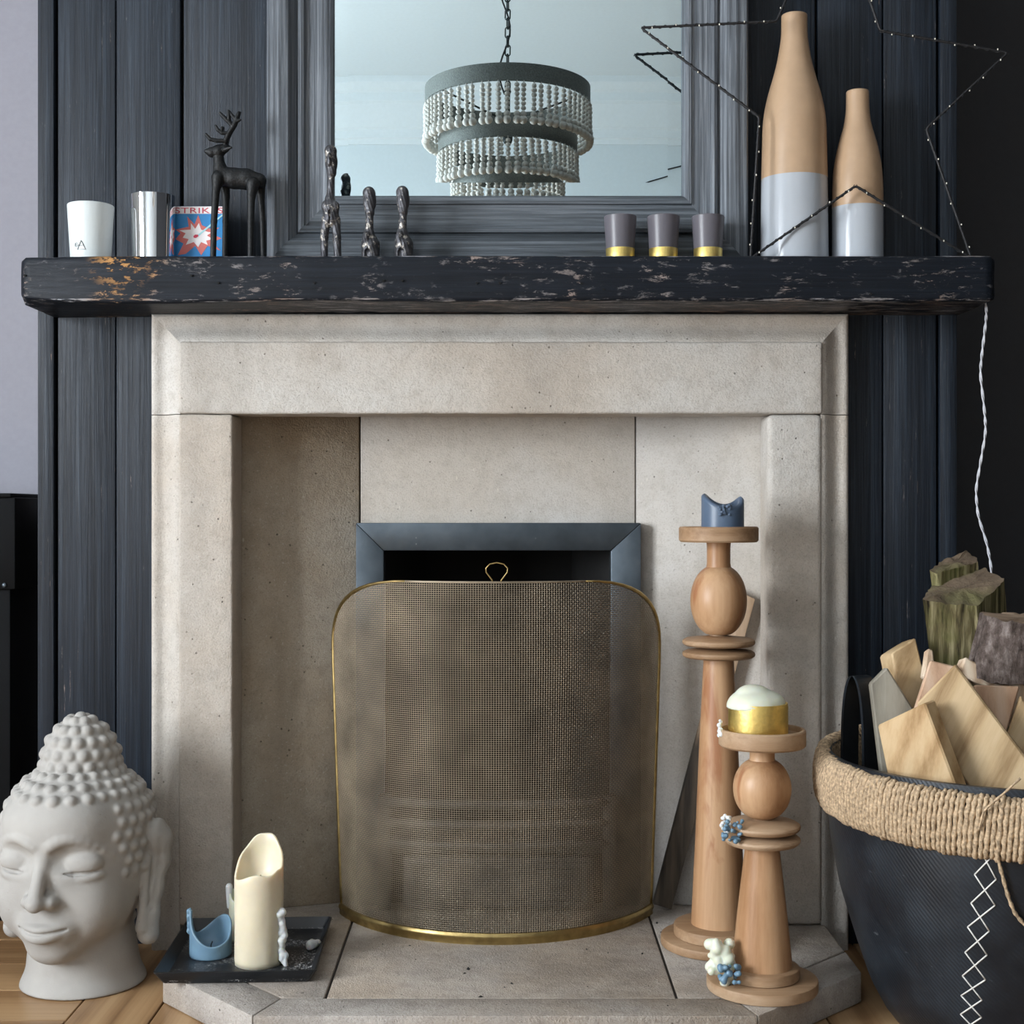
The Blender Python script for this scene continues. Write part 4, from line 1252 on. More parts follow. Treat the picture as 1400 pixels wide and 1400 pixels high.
# ---- crumbs of charcoal on the hearth
cr = MB()
for (px_, py_, s_) in ((640, 1325, 8), (700, 1345, 5), (657, 1363, 5), (690, 1350, 3), (560, 1293, 3), (523, 1291, 3), (568, 1312, 3), (802, 1298, 4), (831, 1303, 3), (878, 1304, 5), (739, 1316, 2), (803, 1349, 3), (913, 1375, 3), (582, 1352, 2), (515, 1312, 2), (548, 1272, 2), (760, 1305, 2), (712, 1304, 2), (635, 1331, 4), (698, 1355, 2), (905, 1275, 5), (898, 1262, 6), (912, 1268, 4)):
    c = PZ(px_, py_, ZH)
    r = s_ * 0.0011 * 0.5
    an = random.uniform(0, 3.14)
    u = Vector((math.cos(an), math.sin(an), 0)); w = Vector((-math.sin(an), math.cos(an), 0))
    b = [c + u * r * 1.7, c + w * r * 0.7, c - u * r * 1.5, c - w * r * 0.8]
    for q in b: q.z = ZH
    tp = c + Vector((0, 0, r * 0.8)); tp.z = ZH + r * 0.9
    i = len(cr.v)
    cr.v += [tuple(q) for q in b] + [tuple(tp)]
    cr.f += [(i, i+1, i+4), (i+1, i+2, i+4), (i+2, i+3, i+4), (i+3, i, i+4)]; cr.mi += [0] * 4
o = tag(cr.build('charcoal_crumbs', M['black'], loc=(0, 2.2, ZH)), 'scattered black charcoal crumbs on the stone hearth', 'charcoal')
o['kind'] = 'stuff'

# ================================================================== BUDDHA HEAD
def build_buddha():
    loc = Vector((-0.722, 2.318, 0.0))
    yaw = math.radians(-9)                # turned towards the left window
    S = SDF((-0.155, -0.185, -0.006), (0.155, 0.15, 0.462), 0.0021)
    # skull, jaw, crown
    S.ell((0, 0.0, 0.238), (0.122, 0.130, 0.132))
    S.ell((0, -0.014, 0.172), (0.105, 0.112, 0.112), 0.03)
    S.ell((0, 0.002, 0.282), (0.116, 0.122, 0.083), 0.02)
    S.ell((0, 0.006, 0.360), (0.064, 0.066, 0.083), 0.006)
    # chin and cheeks
    S.ell((0, -0.092, 0.092), (0.040, 0.030, 0.030), 0.035)
    for s in (-1, 1):
        S.ell((s * 0.058, -0.072, 0.155), (0.040, 0.038, 0.048), 0.03)
    # brow plane and sockets
    S.ell((0, -0.085, 0.285), (0.075, 0.045, 0.05), 0.03)
    for s in (-1, 1):
        S.ell((s * 0.052, -0.134, 0.236), (0.036, 0.022, 0.022), 0.014, 'sub')
        S.ell((s * 0.051, -0.094, 0.229), (0.037, 0.025, 0.025), 0.003)
        # lid slit and lower lid
        pts = [np.array((s * (0.050 + 0.036 * t), -0.1150 + 0.019 * t * t - 0.022 * max(0.0, -t), 0.2185 - 0.005 * (1 - t * t))) for t in np.linspace(-0.52, 0.95, 11)]
        S.chain([p + np.array((0, 0.004, -0.0085)) for p in pts], [0.0030] * 11, 0.008)
        S.chain(pts, [0.0006, 0.0016, 0.0026] + [0.0034] * 6 + [0.0026, 0.0016], 0.0012, 'sub')
        # arched brow edge
        br = [np.array((s * (0.012 + 0.082 * t), -0.130 + 0.052 * t * t, 0.243 + 0.031 * math.sin(math.pi * min(1, 0.15 + t * 0.80)) - 0.01 * t)) for t in np.linspace(0, 1, 10)]
        S.chain(br, list(np.linspace(0.0055, 0.002, 10)), 0.009)
    # nose
    S.cap((0, -0.118, 0.252), (0, -0.150, 0.176), 0.0085, 0.0125, 0.010)
    S.ell((0, -0.149, 0.172), (0.0145, 0.014, 0.0125), 0.006)
    for s in (-1, 1):
        S.ell((s * 0.0175, -0.134, 0.172), (0.0125, 0.014, 0.0115), 0.008)
        S.ell((s * 0.0085, -0.146, 0.1595), (0.005, 0.006, 0.004), 0.002, 'sub')
    # mouth
    S.ell((0, -0.112, 0.128), (0.046, 0.024, 0.030), 0.016)
    up = [np.array((0.042 * t, -0.136 + 0.022 * t * t, 0.1315 - 0.003 * (1 - t * t) + 0.004 * t * t)) for t in np.linspace(-1, 1, 13)]
    S.chain(up, [0.003 + 0.0045 * (1 - abs(t)) ** 0.6 for t in np.linspace(-1, 1, 13)], 0.004)
    lw = [np.array((0.038 * t, -0.135 + 0.020 * t * t, 0.1165 + 0.008 * t * t)) for t in np.linspace(-1, 1, 13)]
    S.chain(lw, [0.003 + 0.0062 * (1 - t * t) ** 0.7 for t in np.linspace(-1, 1, 13)], 0.004)
    sl = [np.array((0.045 * t, -0.1425 + 0.026 * t * t, 0.1235 + 0.0065 * t * t)) for t in np.linspace(-0.86, 0.86, 13)]
    S.chain(sl, [0.0021] * 13, 0.002, 'sub')
    S.cap((0, -0.142, 0.154), (0, -0.141, 0.140), 0.003, 0.0035, 0.003, 'sub')
    # neck
    S.cap((0, 0.018, -0.02), (0, 0.010, 0.11), 0.098, 0.082, 0.012)
    S.ell((0, 0.016, 0.0), (0.1, 0.1, 0.03), 0.02)
    # long ears
    for s in (-1, 1):
        S.chain([(s * 0.122, 0.014, 0.252), (s * 0.131, 0.024, 0.240), (s * 0.129, 0.024, 0.205), (s * 0.123, 0.016, 0.16), (s * 0.119, 0.010, 0.12), (s * 0.119, 0.006, 0.088)], [0.016, 0.020, 0.018, 0.0155, 0.0155, 0.0185], 0.012)
        S.chain([(s * 0.142, 0.000, 0.245), (s * 0.141, 0.004, 0.20), (s * 0.132, -0.004, 0.13)], [0.006, 0.006, 0.004], 0.004, 'sub')
        S.chain([(s * 0.122, -0.006, 0.215), (s * 0.118, -0.008, 0.15), (s * 0.113, -0.008, 0.10)], [0.007, 0.006, 0.010], 0.006)
    for s in (-1, 1): S.ell((s * 0.130, 0.020, 0.246), (0.015, 0.026, 0.030), 0.008)
    base = S.f.copy()
    gx, gy, gz = S.g; h = S.h; lo = S.lo
    def val(x, y, z):
        i = np.clip(((np.array((x, y, z)) - lo) / h).round().astype(int), 0, np.array(base.shape) - 1)
        return base[tuple(i)]
    def hit(az, z, y0=0.0):
        """outer surface along a level ray from the axis"""
        d = (math.sin(az), -math.cos(az))
        r = 0.17
        while r > 0.004 and val(d[0] * r, y0 + d[1] * r, z) > 0: r -= 0.0012
        return r
    def hairline(az):
        a = abs(math.degrees(az))
        if a < 46: return 0.324
        if a < 60: return 0.324 - (a - 46) / 14 * 0.11
        if a < 101: return 0.195
        return 0.09
    rows = [0.104 + 0.0200 * i for i in range(11)] + [0.325, 0.3395, 0.3525, 0.3675, 0.386, 0.406, 0.4235, 0.437]
    for j, z in enumerate(rows):
        r0 = hit(math.radians(180), z); r1 = hit(math.radians(75), z)
        n = max(5, int(2 * math.pi * (r0 + r1) / 2 / 0.0236))
        for i in range(n):
            az = 2 * math.pi * (i + 0.5 * (j % 2)) / n
            az = (az + math.pi) % (2 * math.pi) - math.pi
            if z < hairline(az) - 0.002: continue
            if 86 < abs(math.degrees(az)) < 113 and z < 0.272: continue
            r = hit(az, z)
            if r < 0.008: continue
            rad = 0.0104 * random.uniform(0.92, 1.06)
            S.ell((math.sin(az) * (r - 0.0042), -math.cos(az) * (r - 0.0042), z), rad, 0.003)
    S.ell((0, 0.006, 0.4445), (0.010, 0.010, 0.008), 0.003)
    S.cut_below(0.0005)
    v, q = S.mesh()
    v = np.array(v)
    c, s_ = math.cos(yaw), math.sin(yaw)
    w = v.copy()
    w[:, 0] = v[:, 0] * c - v[:, 1] * s_
    w[:, 1] = v[:, 0] * s_ + v[:, 1] * c
    w += np.array(loc)
    o = raw('buddha_head', w, q, M['buddha'], None, tuple(loc))
    tag(o, 'pale grey stone Buddha head with curled hair standing on the floorboards', 'statue')
build_buddha()

# ================================================================== ON THE MANTEL
def lathe_px(name, cx_px, D, prof, mat, parent, seg=48, angle=0.6, inner=None):
    """profile of (radius px, image y), y None = mantel top"""
    s = D / F
    ym = 700 - (ZM - CAMZ) / s
    pr = [(r * s, CAMZ - ((ym if y is None else y) - 700) * s) for r, y in prof]
    return MB().lathe(pr, ((cx_px - 700) * s, D, 0), seg).build(name, mat, parent, smooth=True, angle=angle)
def at(px_, D): return ((px_ - 700) * D / F, D, ZM)
# white candle tumbler
D = 2.430
wc = thing('candle_tumbler', 'matt white tapered tumbler with a small triangle mark on the mantel', 'tumbler', at(124, D))
lathe_px('cup', 124, D, [(25.5, None), (26.5, 360), (31, 284), (31, 281.8), (30.2, 281), (29.2, 281.8), (28, 300), (27, 330), (0.5, 330)], M['white_cup'], wc)
mk = MB()
s = D / F
def on_cup(px_, py_):
    r = (26.5 + (360 - py_) / 76 * 4.5 + 0.75) * s
    x = (px_ - 124) * s
    return ((124 - 700) * s + x, D - math.sqrt(r * r - x * x), CAMZ - (py_ - 700) * s)
tri = [(114, 346), (119.6, 334), (125.5, 346)]
for a_, b_ in ((0, 1), (1, 2), (2, 0)):
    mk.tube([on_cup(*tri[a_]), on_cup(*tri[b_])], 0.00045, 4)
mk.tube([on_cup(116.5, 340.5), on_cup(123, 340.5)], 0.00035, 4)
mk.tube([on_cup(112.5 + 2.6 * math.cos(a), 339.5 + 2.6 * math.sin(a)) for a in [i * math.pi / 6 for i in range(12)]], 0.0003, 4, closed=True)
mk.tube([on_cup(111.5, 341), on_cup(111.5, 338), on_cup(113.2, 338.6), on_cup(111.8, 339.6), on_cup(113.4, 341)], 0.00028, 4)
mk.build('printed_mark', M['ink'], wc)
# chrome tumbler
D = 2.435
cc = thing('chrome_tumbler', 'shiny chrome tumbler beside the white one on the mantel', 'tumbler', at(209, D))
lathe_px('cup', 209, D, [(27.5, None), (28, 360), (30.6, 270.5), (30.6, 268.8), (30, 268.2), (29.2, 269), (28.5, 290), (27.5, 320), (0.5, 320)], M['chrome'], cc)
# matchbox
D = 2.455
mb_ = thing('matchbox', 'blue matchbox printed with a red and white starburst', 'matchbox', at(272, D))
s = D / F
def bxp(px_, py_, dy=0.0): return P(px_, py_, D + dy)
ztop = CAMZ - (282 - 700) * s
xa, xb = (238 - 700) * s, (306 - 700) * s
mbox = MB().box((xa, D, ZM), (xb, D + 0.028, ztop)).build('box', M['blue_print'], mb_, bevel=0.0006, bseg=1)
e1 = -0.0003
def flat(name, poly, mat, off):
    MB().hexa([bxp(a_, b_, 0) + Vector((0, -off, 0)) for a_, b_ in poly], [bxp(a_, b_, 0) + Vector((0, -off + 0.00025, 0)) for a_, b_ in poly]).build(name, mat, mbox)
flat('print_band', [(238.3, 282.3), (305.7, 282.3), (305.7, 292.3), (238.3, 292.3)], M['white_print'], 0.0003)
def star(cx_, cy_, tips):
    n = len(tips); o = []
    for i, (x_, y_) in enumerate(tips):
        o.append((x_, y_))
    return o
burst_r = [(247, 319), (240, 314), (258, 310), (256, 296), (266, 307), (271, 294), (276, 308), (288, 313), (300, 311), (290, 320), (303, 326), (290, 331), (302, 343), (284, 336), (275, 349), (267, 336), (254, 347), (243, 349), (251, 333), (240, 327)]
burst_w = [(254, 319), (245, 315), (261, 314), (261, 305), (267, 313), (272, 305), (275, 314), (284, 317), (289, 318), (283, 322), (291, 327), (282, 329), (284, 335), (275, 331), (271, 338), (265, 331), (254, 335), (258, 327), (250, 325)]
flat('print_burst', [p for p in burst_r], M['red_print'], 0.0004)
flat('print_flash', [p for p in burst_w], M['white_print'], 0.0007)
flat('print_match', [(270, 321.5), (304, 293), (305.5, 294.5), (271.5, 323.3)], M['cyan_print'], 0.0010)
flat('print_match_head', [(264.5, 323), (267, 320.8), (271, 321), (271.4, 323.2), (268, 325.6), (265, 325.2)], M['red_deep'], 0.0013)
cu = bpy.data.curves.new('lettering', 'FONT'); cu.body = 'STRIKES'; cu.size = 0.0148; cu.extrude = 0.0001; cu.space_character = 1.05; cu.align_x = 'CENTER'
to = bpy.data.objects.new('tmp_text', cu); COL.objects.link(to)
bpy.context.view_layer.update()
tm = bpy.data.meshes.new_from_object(to.evaluated_get(bpy.context.evaluated_depsgraph_get()))
bpy.data.objects.remove(to)
tm.materials.clear(); tm.materials.append(M['red_deep'])
tx = bpy.data.objects.new('lettering', tm); COL.objects.link(tx); tx.parent = mbox
xs = [v_.co.x for v_ in tm.vertices]; wdt = max(xs) - min(xs)
tx.scale = ((xb - xa) * 0.97 / wdt, 0.95, 1.0)
tx.rotation_euler = (math.pi / 2, 0, 0)
c_ = bxp(272, 291.6) - Vector(at(272, D)); tx.location = (c_.x, -0.0006, c_.z)

# reindeer
def c4(cx_, cy_, dy=0.0): return np.array(P(80 + cx_ / 4.667, 140 + cy_ / 4.667, 2.42 + dy))
s4 = 2.42 / F / 4.667
def build_deer():
    lo = c4(900, 1040, -0.03); hi = c4(1345, 20, 0.035)
    S = SDF((lo[0], 2.42 - 0.035, ZM - 0.004), (hi[0], 2.42 + 0.035, hi[2]), 0.00095)
    K = 8 * s4
    def ch(pts, rads, k=K): S.chain([c4(*p) for p in pts], [r * s4 * 1.18 for r in rads], k)
    ch([(1045, 470, 0), (1120, 485, 0), (1200, 490, 0), (1280, 500, 0)], [52, 56, 56, 40])
    ch([(1280, 492, 0), (1312, 492, 0)], [26, 9])
    ch([(1040, 470, -0.002), (1030, 420, -0.002), (1022, 365, -0.003), (1020, 330, -0.003)], [46, 36, 28, 28])
    ch([(1060, 292, -0.003), (1020, 312, -0.004), (975, 318, -0.006), (945, 312, -0.008)], [26, 34, 26, 13])     # head
    ch([(1062, 300, -0.012), (1100, 288, -0.018)], [14, 7]); ch([(1058, 300, 0.008), (1090, 282, 0.016)], [14, 7])
    ch([(1018, 480, -0.011), (1005, 560, -0.014), (992, 760, -0.016), (985, 1035, -0.017)], [36, 21, 17, 16])
    ch([(1055, 480, 0.009), (1068, 600, 0.011), (1066, 760, 0.012), (1060, 1035, 0.013)], [34, 20, 16, 15])
    ch([(1240, 520, -0.012), (1230, 600, -0.014), (1226, 760, -0.015), (1224, 1035, -0.016)], [36, 22, 17, 15])
    ch([(1285, 520, 0.010), (1292, 600, 0.012), (1302, 760, 0.014), (1308, 1035, 0.015)], [32, 20, 16, 15])
    # antlers
    for dy, ox in ((-0.010, 0), (0.008, 8)):
        ch([(1060 + ox, 282, dy * 0.4), (1068 + ox, 235, dy), (1090 + ox, 190, dy * 1.2), (1118 + ox, 145, dy * 1.4), (1134 + ox, 105, dy * 1.5), (1148 + ox, 65, dy * 1.5)], [14, 13, 12, 12, 11, 8], 2 * s4)
        ch([(1066 + ox, 245, dy), (1010 + ox, 245, dy * 1.2), (968, 235, dy * 1.4), (940, 203, dy * 1.5)], [11, 11, 10, 7], 2 * s4)
        ch([(1085 + ox, 196, dy * 1.2), (1045 + ox, 196, dy * 1.4), (1018, 176, dy * 1.5), (1003, 150, dy * 1.5)], [11, 10, 10, 7], 2 * s4)
        ch([(1040 + ox, 196, dy * 1.4), (1042 + ox, 160, dy * 1.5)], [9, 7], 2 * s4)
        ch([(1112 + ox, 150, dy * 1.4), (1078 + ox, 118, dy * 1.5), (1050, 90, dy * 1.6), (1030, 68, dy * 1.6)], [11, 11, 10, 8], 2 * s4)
        ch([(1085 + ox, 122, dy * 1.5), (1086, 85, dy * 1.6), (1085, 55, dy * 1.6)], [10, 9, 7], 2 * s4)
        ch([(1132 + ox, 112, dy * 1.5), (1108, 85, dy * 1.5), (1092, 60, dy * 1.5)], [10, 9, 7], 2 * s4)
        ch([(1130 + ox, 120, dy * 1.5), (1158, 112, dy * 1.6)], [10, 7], 2 * s4)
    S.cut_below(ZM + 0.0003)
    v, q = S.mesh()
    loc = (c4(1150, 980)[0], 2.42, ZM)
    tag(raw('reindeer_figurine', v, q, M['deer'], None, loc), 'black iron reindeer figurine with antlers in front of the matchbox', 'figurine')
build_deer()

# cast figures
def figure(px_, top, D, tall, label):
    s = D / F
    cx = (px_ - 700) * s
    ym = 700 - (ZM - CAMZ) / s
    def q(dx, y, dy=0.0): return np.array((cx + dx * s, D + dy, CAMZ - (y - 700) * s))
    S = SDF((cx - 0.028, D - 0.026, ZM - 0.003), (cx + 0.028, D + 0.026, CAMZ - (top - 6 - 700) * s), 0.0009)
    K = 0.003
    if tall:
        S.ell(q(0, top + 9), (8.6 * s, 8 * s, 9 * s), K); S.ell(q(1, top + 24), (8.6 * s, 8 * s, 17 * s), K)
        S.ell(q(1.5, top + 38), (6.5 * s, 7 * s, 7 * s), K)
        S.ell(q(-1, top + 22, -8 * s), (3 * s, 3 * s, 9 * s), 0.002)
        S.cap(q(1, top + 40), q(-1, 274), 4.6 * s, 5.2 * s, K)
        S.chain([q(-1, 273), q(0, 285), q(1, 300)], [7 * s, 11 * s, 10.5 * s], K)
        S.ell(q(-6, 283, -5 * s), (6 * s, 5 * s, 8 * s), 0.002); S.ell(q(7, 284, -5 * s), (6 * s, 5 * s, 8 * s), 0.002)
        S.chain([q(-6, 300), q(-8.5, 325), q(-8.5, ym + 2)], [6.5 * s, 5.2 * s, 4.8 * s], K)
        S.chain([q(7, 300), q(8.5, 325), q(10, ym + 2)], [6.5 * s, 5.6 * s, 5 * s], K)
        S.cap(q(0, 290, -9 * s), q(0, 306, -8 * s), 2.0 * s, 1.6 * s, 0.001, 'sub')
    else:
        S.ell(q(0, top + 9), (8.6 * s, 8 * s, 9 * s), K); S.ell(q(1, top + 20), (9.0 * s, 8 * s, 17 * s), K)
        S.ell(q(1, top + 35), (6.6 * s, 7 * s, 6 * s), K)
        S.cap(q(1, top + 38), q(0, top + 62), 5.2 * s, 6 * s, K)
        S.chain([q(0, top + 66), q(2, top + 80), q(2, ym + 2)], [8 * s, 12.5 * s, 12.5 * s], K)
        S.ell(q(-3, top + 72, -9 * s), (5.5 * s, 4 * s, 9 * s), 0.002)
        S.cap(q(-1, top + 92, -12 * s), q(-1, ym + 2, -12 * s), 5 * s, 5.5 * s, 0.001, 'sub')
        S.cap(q(0, top + 76, -14 * s), q(0, top + 92, -13 * s), 1.4 * s, 1.4 * s, 0.001, 'sub')
    S.cut_below(ZM + 0.0003)
    v, f = S.mesh()
    v = np.array(v)
    v[:, 1] += 0.0005 * np.sin(v[:, 2] * 310 + v[:, 0] * 500) * np.sin(v[:, 0] * 640 + 1.0)
    tag(raw('cast_figurine', v, f, M['figure'], None, (cx, D, ZM)), label, 'figurine', 'cast metal figurines on the mantel')
figure(452, 198, 2.385, True, 'tall cast metal figurine standing on two legs before the mirror')
figure(504.5, 255, 2.395, False, 'small cast metal figurine next to the tall two legged one')
figure(550, 254, 2.395, False, 'small cast metal figurine farther from the tall two legged one')

# votives
for px_, lab in ((848, 'smoky glass votive with gold foot, farthest from the bottles'), (907, 'smoky glass votive with gold foot, between two like it'), (968, 'smoky glass votive with gold foot, nearest the tall bottle')):
    D = 2.415
    vt = thing('votive_holder', lab, 'candle holder', at(px_, D), 'smoky glass votives on the mantel')
    lathe_px('glass', px_, D, [(19.5, 340.6), (22.3, 298), (22.3, 296.8), (21.8, 296.2), (21.2, 296.8), (18.4, 336), (0.5, 336)], M['votive'], vt)
    lathe_px('gold_foot', px_, D, [(18.6, None), (19.0, 360), (19.7, 341.0), (19.2, 340.2)], M['gold'], vt)
    lathe_px('wax', px_, D, [(17.9, 335.5), (19.2, 322), (0.5, 322)], M['wax_white'], vt)

# two-tone bottles
def bottle(label, px_, D, prof, split):
    s = D / F
    root = thing('bottle_vase', label, 'vase', at(px_, D), 'two tone bottle vases on the mantel')
    ym = 700 - (ZM - CAMZ) / s
    ys = [p[1] for p in prof]
    def rad(y):
        return float(np.interp(y, ys, [p[0] for p in prof]))
    # smooth the measured radii
    yy = np.linspace(ys[0], split, 60)
    low = [(rad(min(y, ys[-1])) , y) for y in np.linspace(ym, split, 14)]
    low[0] = (low[0][0] - 2, ym); low.insert(1, (low[1][0], ym - 2))
    ker = []
    for y in yy[::-1]:
        w = [rad(np.clip(y + d, ys[0], ys[-1])) for d in np.linspace(-9, 9, 13)]
        ker.append((sum(w) / len(w), y))
    top_r = ker[-1][0]
    MB().lathe([(r * s, CAMZ - (y - 700) * s) for r, y in low], ((px_ - 700) * s, D, 0), 56).build('lower_body', M['grey_glaze'], root, smooth=True, angle=0.7)
    up = ker + [(top_r - 0.8, ys[0] - 1.0), (top_r - 3, ys[0] - 1.0), (top_r - 4, ys[0] + 3), (top_r - 4.5, ys[0] + 40)]
    MB().lathe([(r * s, CAMZ - (y - 700) * s) for r, y in up], ((px_ - 700) * s, D, 0), 56, cap=False).build('upper_body', M['tan_glaze'], root, smooth=True, angle=0.9)
bottle('tall bottle vase, tan above and pale grey below, beside the mirror', 1086, 2.466,
       [(17.6, 22), (17.8, 50), (20, 66), (24.5, 90), (30, 110), (35.5, 128), (40.5, 150), (43, 172), (44, 215), (44.8, 250), (46, 350), (46, 420)], 246)
bottle('short bottle vase, tan above and pale grey below', 1172.5, 2.462,
       [(15.3, 126), (15.6, 150), (18.5, 172), (25, 193), (30, 215), (33, 236), (34.2, 260), (34.5, 285), (34.5, 350), (34.5, 420)], 285)

# wire star
def build_star():
    D = 2.402
    pts = [(1138, -150), (1062, 29), (876, 38), (1038, 160), (1026, 356), (1170, 254), (1328, 353), (1266, 176), (1378, 72), (1203, 42)]
    loc = tuple(P(1180, 356, D)); loc = (loc[0], D, ZM)
    root = thing('star_light', 'large black wire star wound with tiny lights leaning on the mantel', 'star light', loc)
    W = []
    for (a_, b_) in pts:
        W.append(P(a_, b_, D + 0.0 + (0.012 if b_ < 200 else 0.0)))
    for w in W: w.z = max(w.z, ZM + 0.0022)
    def rnd(W, i, r=0.006):
        a_, b_, c_ = W[i - 1], W[i], W[(i + 1) % len(W)]
        return [b_ + (a_ - b_).normalized() * r, b_ + ((a_ - b_).normalized() + (c_ - b_).normalized()) * r * 0.22, b_ + (c_ - b_).normalized() * r]
    path = []
    for i in range(len(W)): path += rnd(W, i)
    MB().tube(path, 0.0023, 6, closed=True).build('wire_frame', M['black_cord'], root, smooth=True)
    wrap = MB(); led = MB()
    for i in range(len(W)):
        a_, b_ = W[i], W[(i + 1) % len(W)]
        d = b_ - a_; L = d.length; t = d.normalized()
        u = t.cross(Vector((0, 1, 0))).normalized(); v_ = Vector((0, 1, 0))
        n = int(L / 0.0016)
        hp = []
        for k in range(n + 1):
            an = k * 0.55
            hp.append(a_ + d * (k / n) + (u * math.cos(an) + v_ * math.sin(an)) * 0.0027)
        wrap.tube(hp, 0.0006, 4)
        m = max(2, int(L / 0.036))
        for k in range(m):
            c_ = a_ + d * ((k + 0.5) / m + random.uniform(-.1, .1) / m)
            an = random.uniform(0, 6.28)
            led.ball(c_ + (u * math.cos(an) + v_ * -abs(math.sin(an))) * 0.0030, (0.0013, 0.0013, 0.0018), 6, 5)
    wrap.build('light_wire', M['black_cord'], root, smooth=True)
    led.build('led_drops', M['led'], root, smooth=True)['kind'] = 'stuff'
build_star()
# its pale lead
ld_px = [(1349, 418), (1348, 440), (1343, 480), (1340, 510), (1346, 560), (1348, 590), (1341, 630), (1334, 670), (1337, 705), (1350, 745), (1356, 780), (1352, 830), (1350, 900)]
cp = []
for i in range(len(ld_px) - 1):
    for k in range(6):
        t = k / 6
        cp.append(P(ld_px[i][0] + (ld_px[i+1][0] - ld_px[i][0]) * t, ld_px[i][1] + (ld_px[i+1][1] - ld_px[i][1]) * t, 2.44))
cp = [cp[0] + Vector((-0.004, -0.0, 0.012))] + cp
for _ in range(3):
    cp = [cp[0]] + [(cp[i-1] + cp[i] * 2 + cp[i+1]) / 4 for i in range(1, len(cp) - 1)] + [cp[-1]]
lead = thing('light_lead', 'pale twisted cable hanging from the end of the mantel', 'cable', tuple(cp[0]))
for ph in (0, math.pi):
    MB().tube([p + Vector((math.cos(i * 1.1 + ph), math.sin(i * 1.1 + ph), 0)) * 0.0014 for i, p in enumerate(cp)], 0.0015, 6).build('strand', M['cable'], lead, smooth=True)

# ================================================================== LEFT ALCOVE
Dk = 2.66
kx = (20 - 700) * Dk / F
cab = thing('black_cabinet', 'tall black cabinet edge standing in the left alcove', 'cabinet', (kx - 0.2, Dk + 0.1, 0))
ztop = CAMZ - (680 - 700) * Dk / F
zmid = CAMZ - (806 - 700) * Dk / F
MB().box((kx - 0.45, Dk + 0.01, 0.0), (kx - 0.012, Dk + 0.24, zmid + 0.005)).build('carcass', M['satin_black'], cab, bevel=0.003)
MB().box((kx - 0.46, Dk, zmid), (kx + 0.001, Dk + 0.245, ztop)).build('upper_case', M['satin_black'], cab, bevel=0.003)
MB().box((kx - 0.46, Dk - 0.004, ztop), (kx - 0.006, Dk + 0.245, ztop + 0.008)).build('top', M['satin_black'], cab, bevel=0.002)
sc = P(6, 800, Dk - 0.001)
MB().ball((sc.x, sc.y, sc.z), (0.005, 0.003, 0.005), 10, 6).build('screw', M['steel'], cab, smooth=True)
pl = MB()
a = P(4, 982, YA - 0.02); b = P(33.5, 922, YA - 0.02)
wp = thing('wall_plate', 'pale grey blank wall plate on the alcove wall by the black cabinet', 'wall plate', ((a.x + b.x) / 2, YA, (a.z + b.z) / 2))
wpl = MB().box((a.x, YA - 0.02, a.z), (b.x, YA - 0.0002, b.z)).build('plate', M['plate'], wp, bevel=0.002)
sc = P(23, 951, YA - 0.02)
MB().ball((sc.x, sc.y, sc.z), (0.003, 0.0015, 0.003), 8, 5).build('screw', M['steel'], wpl, smooth=True)

# ================================================================== LOG BASKET
BX, BY = 0.781, 2.150
TP = [(0.0, 0.186), (0.012, 0.197), (0.056, 0.221), (0.117, 0.242), (0.194, 0.266), (0.27, 0.281), (0.333, 0.288), (0.40, 0.290), (0.425, 0.289)]
def tr(z): return float(np.interp(z, [p[0] for p in TP], [p[1] for p in TP]))
ZR = 0.398
def rim_z(an):
    """the rim dips a little at the front"""
    return ZR - 0.012 * (-math.sin(an)) 
bk = thing('log_basket', 'black tyre rubber log basket with rope bound rim', 'basket', (BX, BY, 0))
seg = 96
prof = [(tr(z), z) for z in np.linspace(0.0005, 0.41, 26)]
inner = [(tr(z) - 0.010, z) for z in np.linspace(0.41, 0.03, 12)]
MB().lathe(prof + inner + [(0.01, 0.03)], (BX, BY, 0), seg).build('body', M['tyre'], bk, smooth=True, angle=0.8)
def hit_basket(px_, py_, eps=0.0):
    Dq = 1.6
    while Dq < 2.4:
        p = P(px_, py_, Dq)
        if math.hypot(p.x - BX, p.y - BY) <= tr(max(0, p.z)) + eps: return p
        Dq += 0.0008
    return P(px_, py_, 1.9)
# overlapping stitched panel
pa = hit_basket(1320, 1160); an0 = math.atan2(pa.y - BY, pa.x - BX)
pan = MB(); V = []; Fc = []
nz_, na_ = 20, 40
for i in range(nz_ + 1):
    z = 0.004 + 0.38 * i / nz_
    for k in range(na_ + 1):
        an = an0 - 0.10 * (1 - i / nz_) + (1.5) * k / na_
        for off in (0.0032, 0.0):
            r = tr(z) + off
            V.append((BX + r * math.cos(an), BY + r * math.sin(an), z))
w2 = 2 * (na_ + 1)
for i in range(nz_):
    for k in range(na_):
        a0 = i*w2 + 2*k
        Fc.append((a0, a0+2, a0+w2+2, a0+w2))
    Fc.append((i*w2, i*w2+w2, i*w2+w2+1, i*w2+1))
pan.add(V, Fc); pan.build('stitched_panel', M['tyre'], bk, smooth=True, angle=0.8)
Ls = [(1338, 1158)] + [(1120 + a_ / 3.686, 1020 + b_ / 3.686) for a_, b_ in ((783, 648), (765, 792), (748, 912), (735, 1040), (722, 1158), (715, 1258), (712, 1352), (708, 1440))]
Rs = [(1367, 1160)] + [(1120 + a_ / 3.686, 1020 + b_ / 3.686) for a_, b_ in ((892, 672), (886, 803), (857, 933), (846, 1053), (838, 1178), (820, 1280), (818, 1368), (812, 1455))]
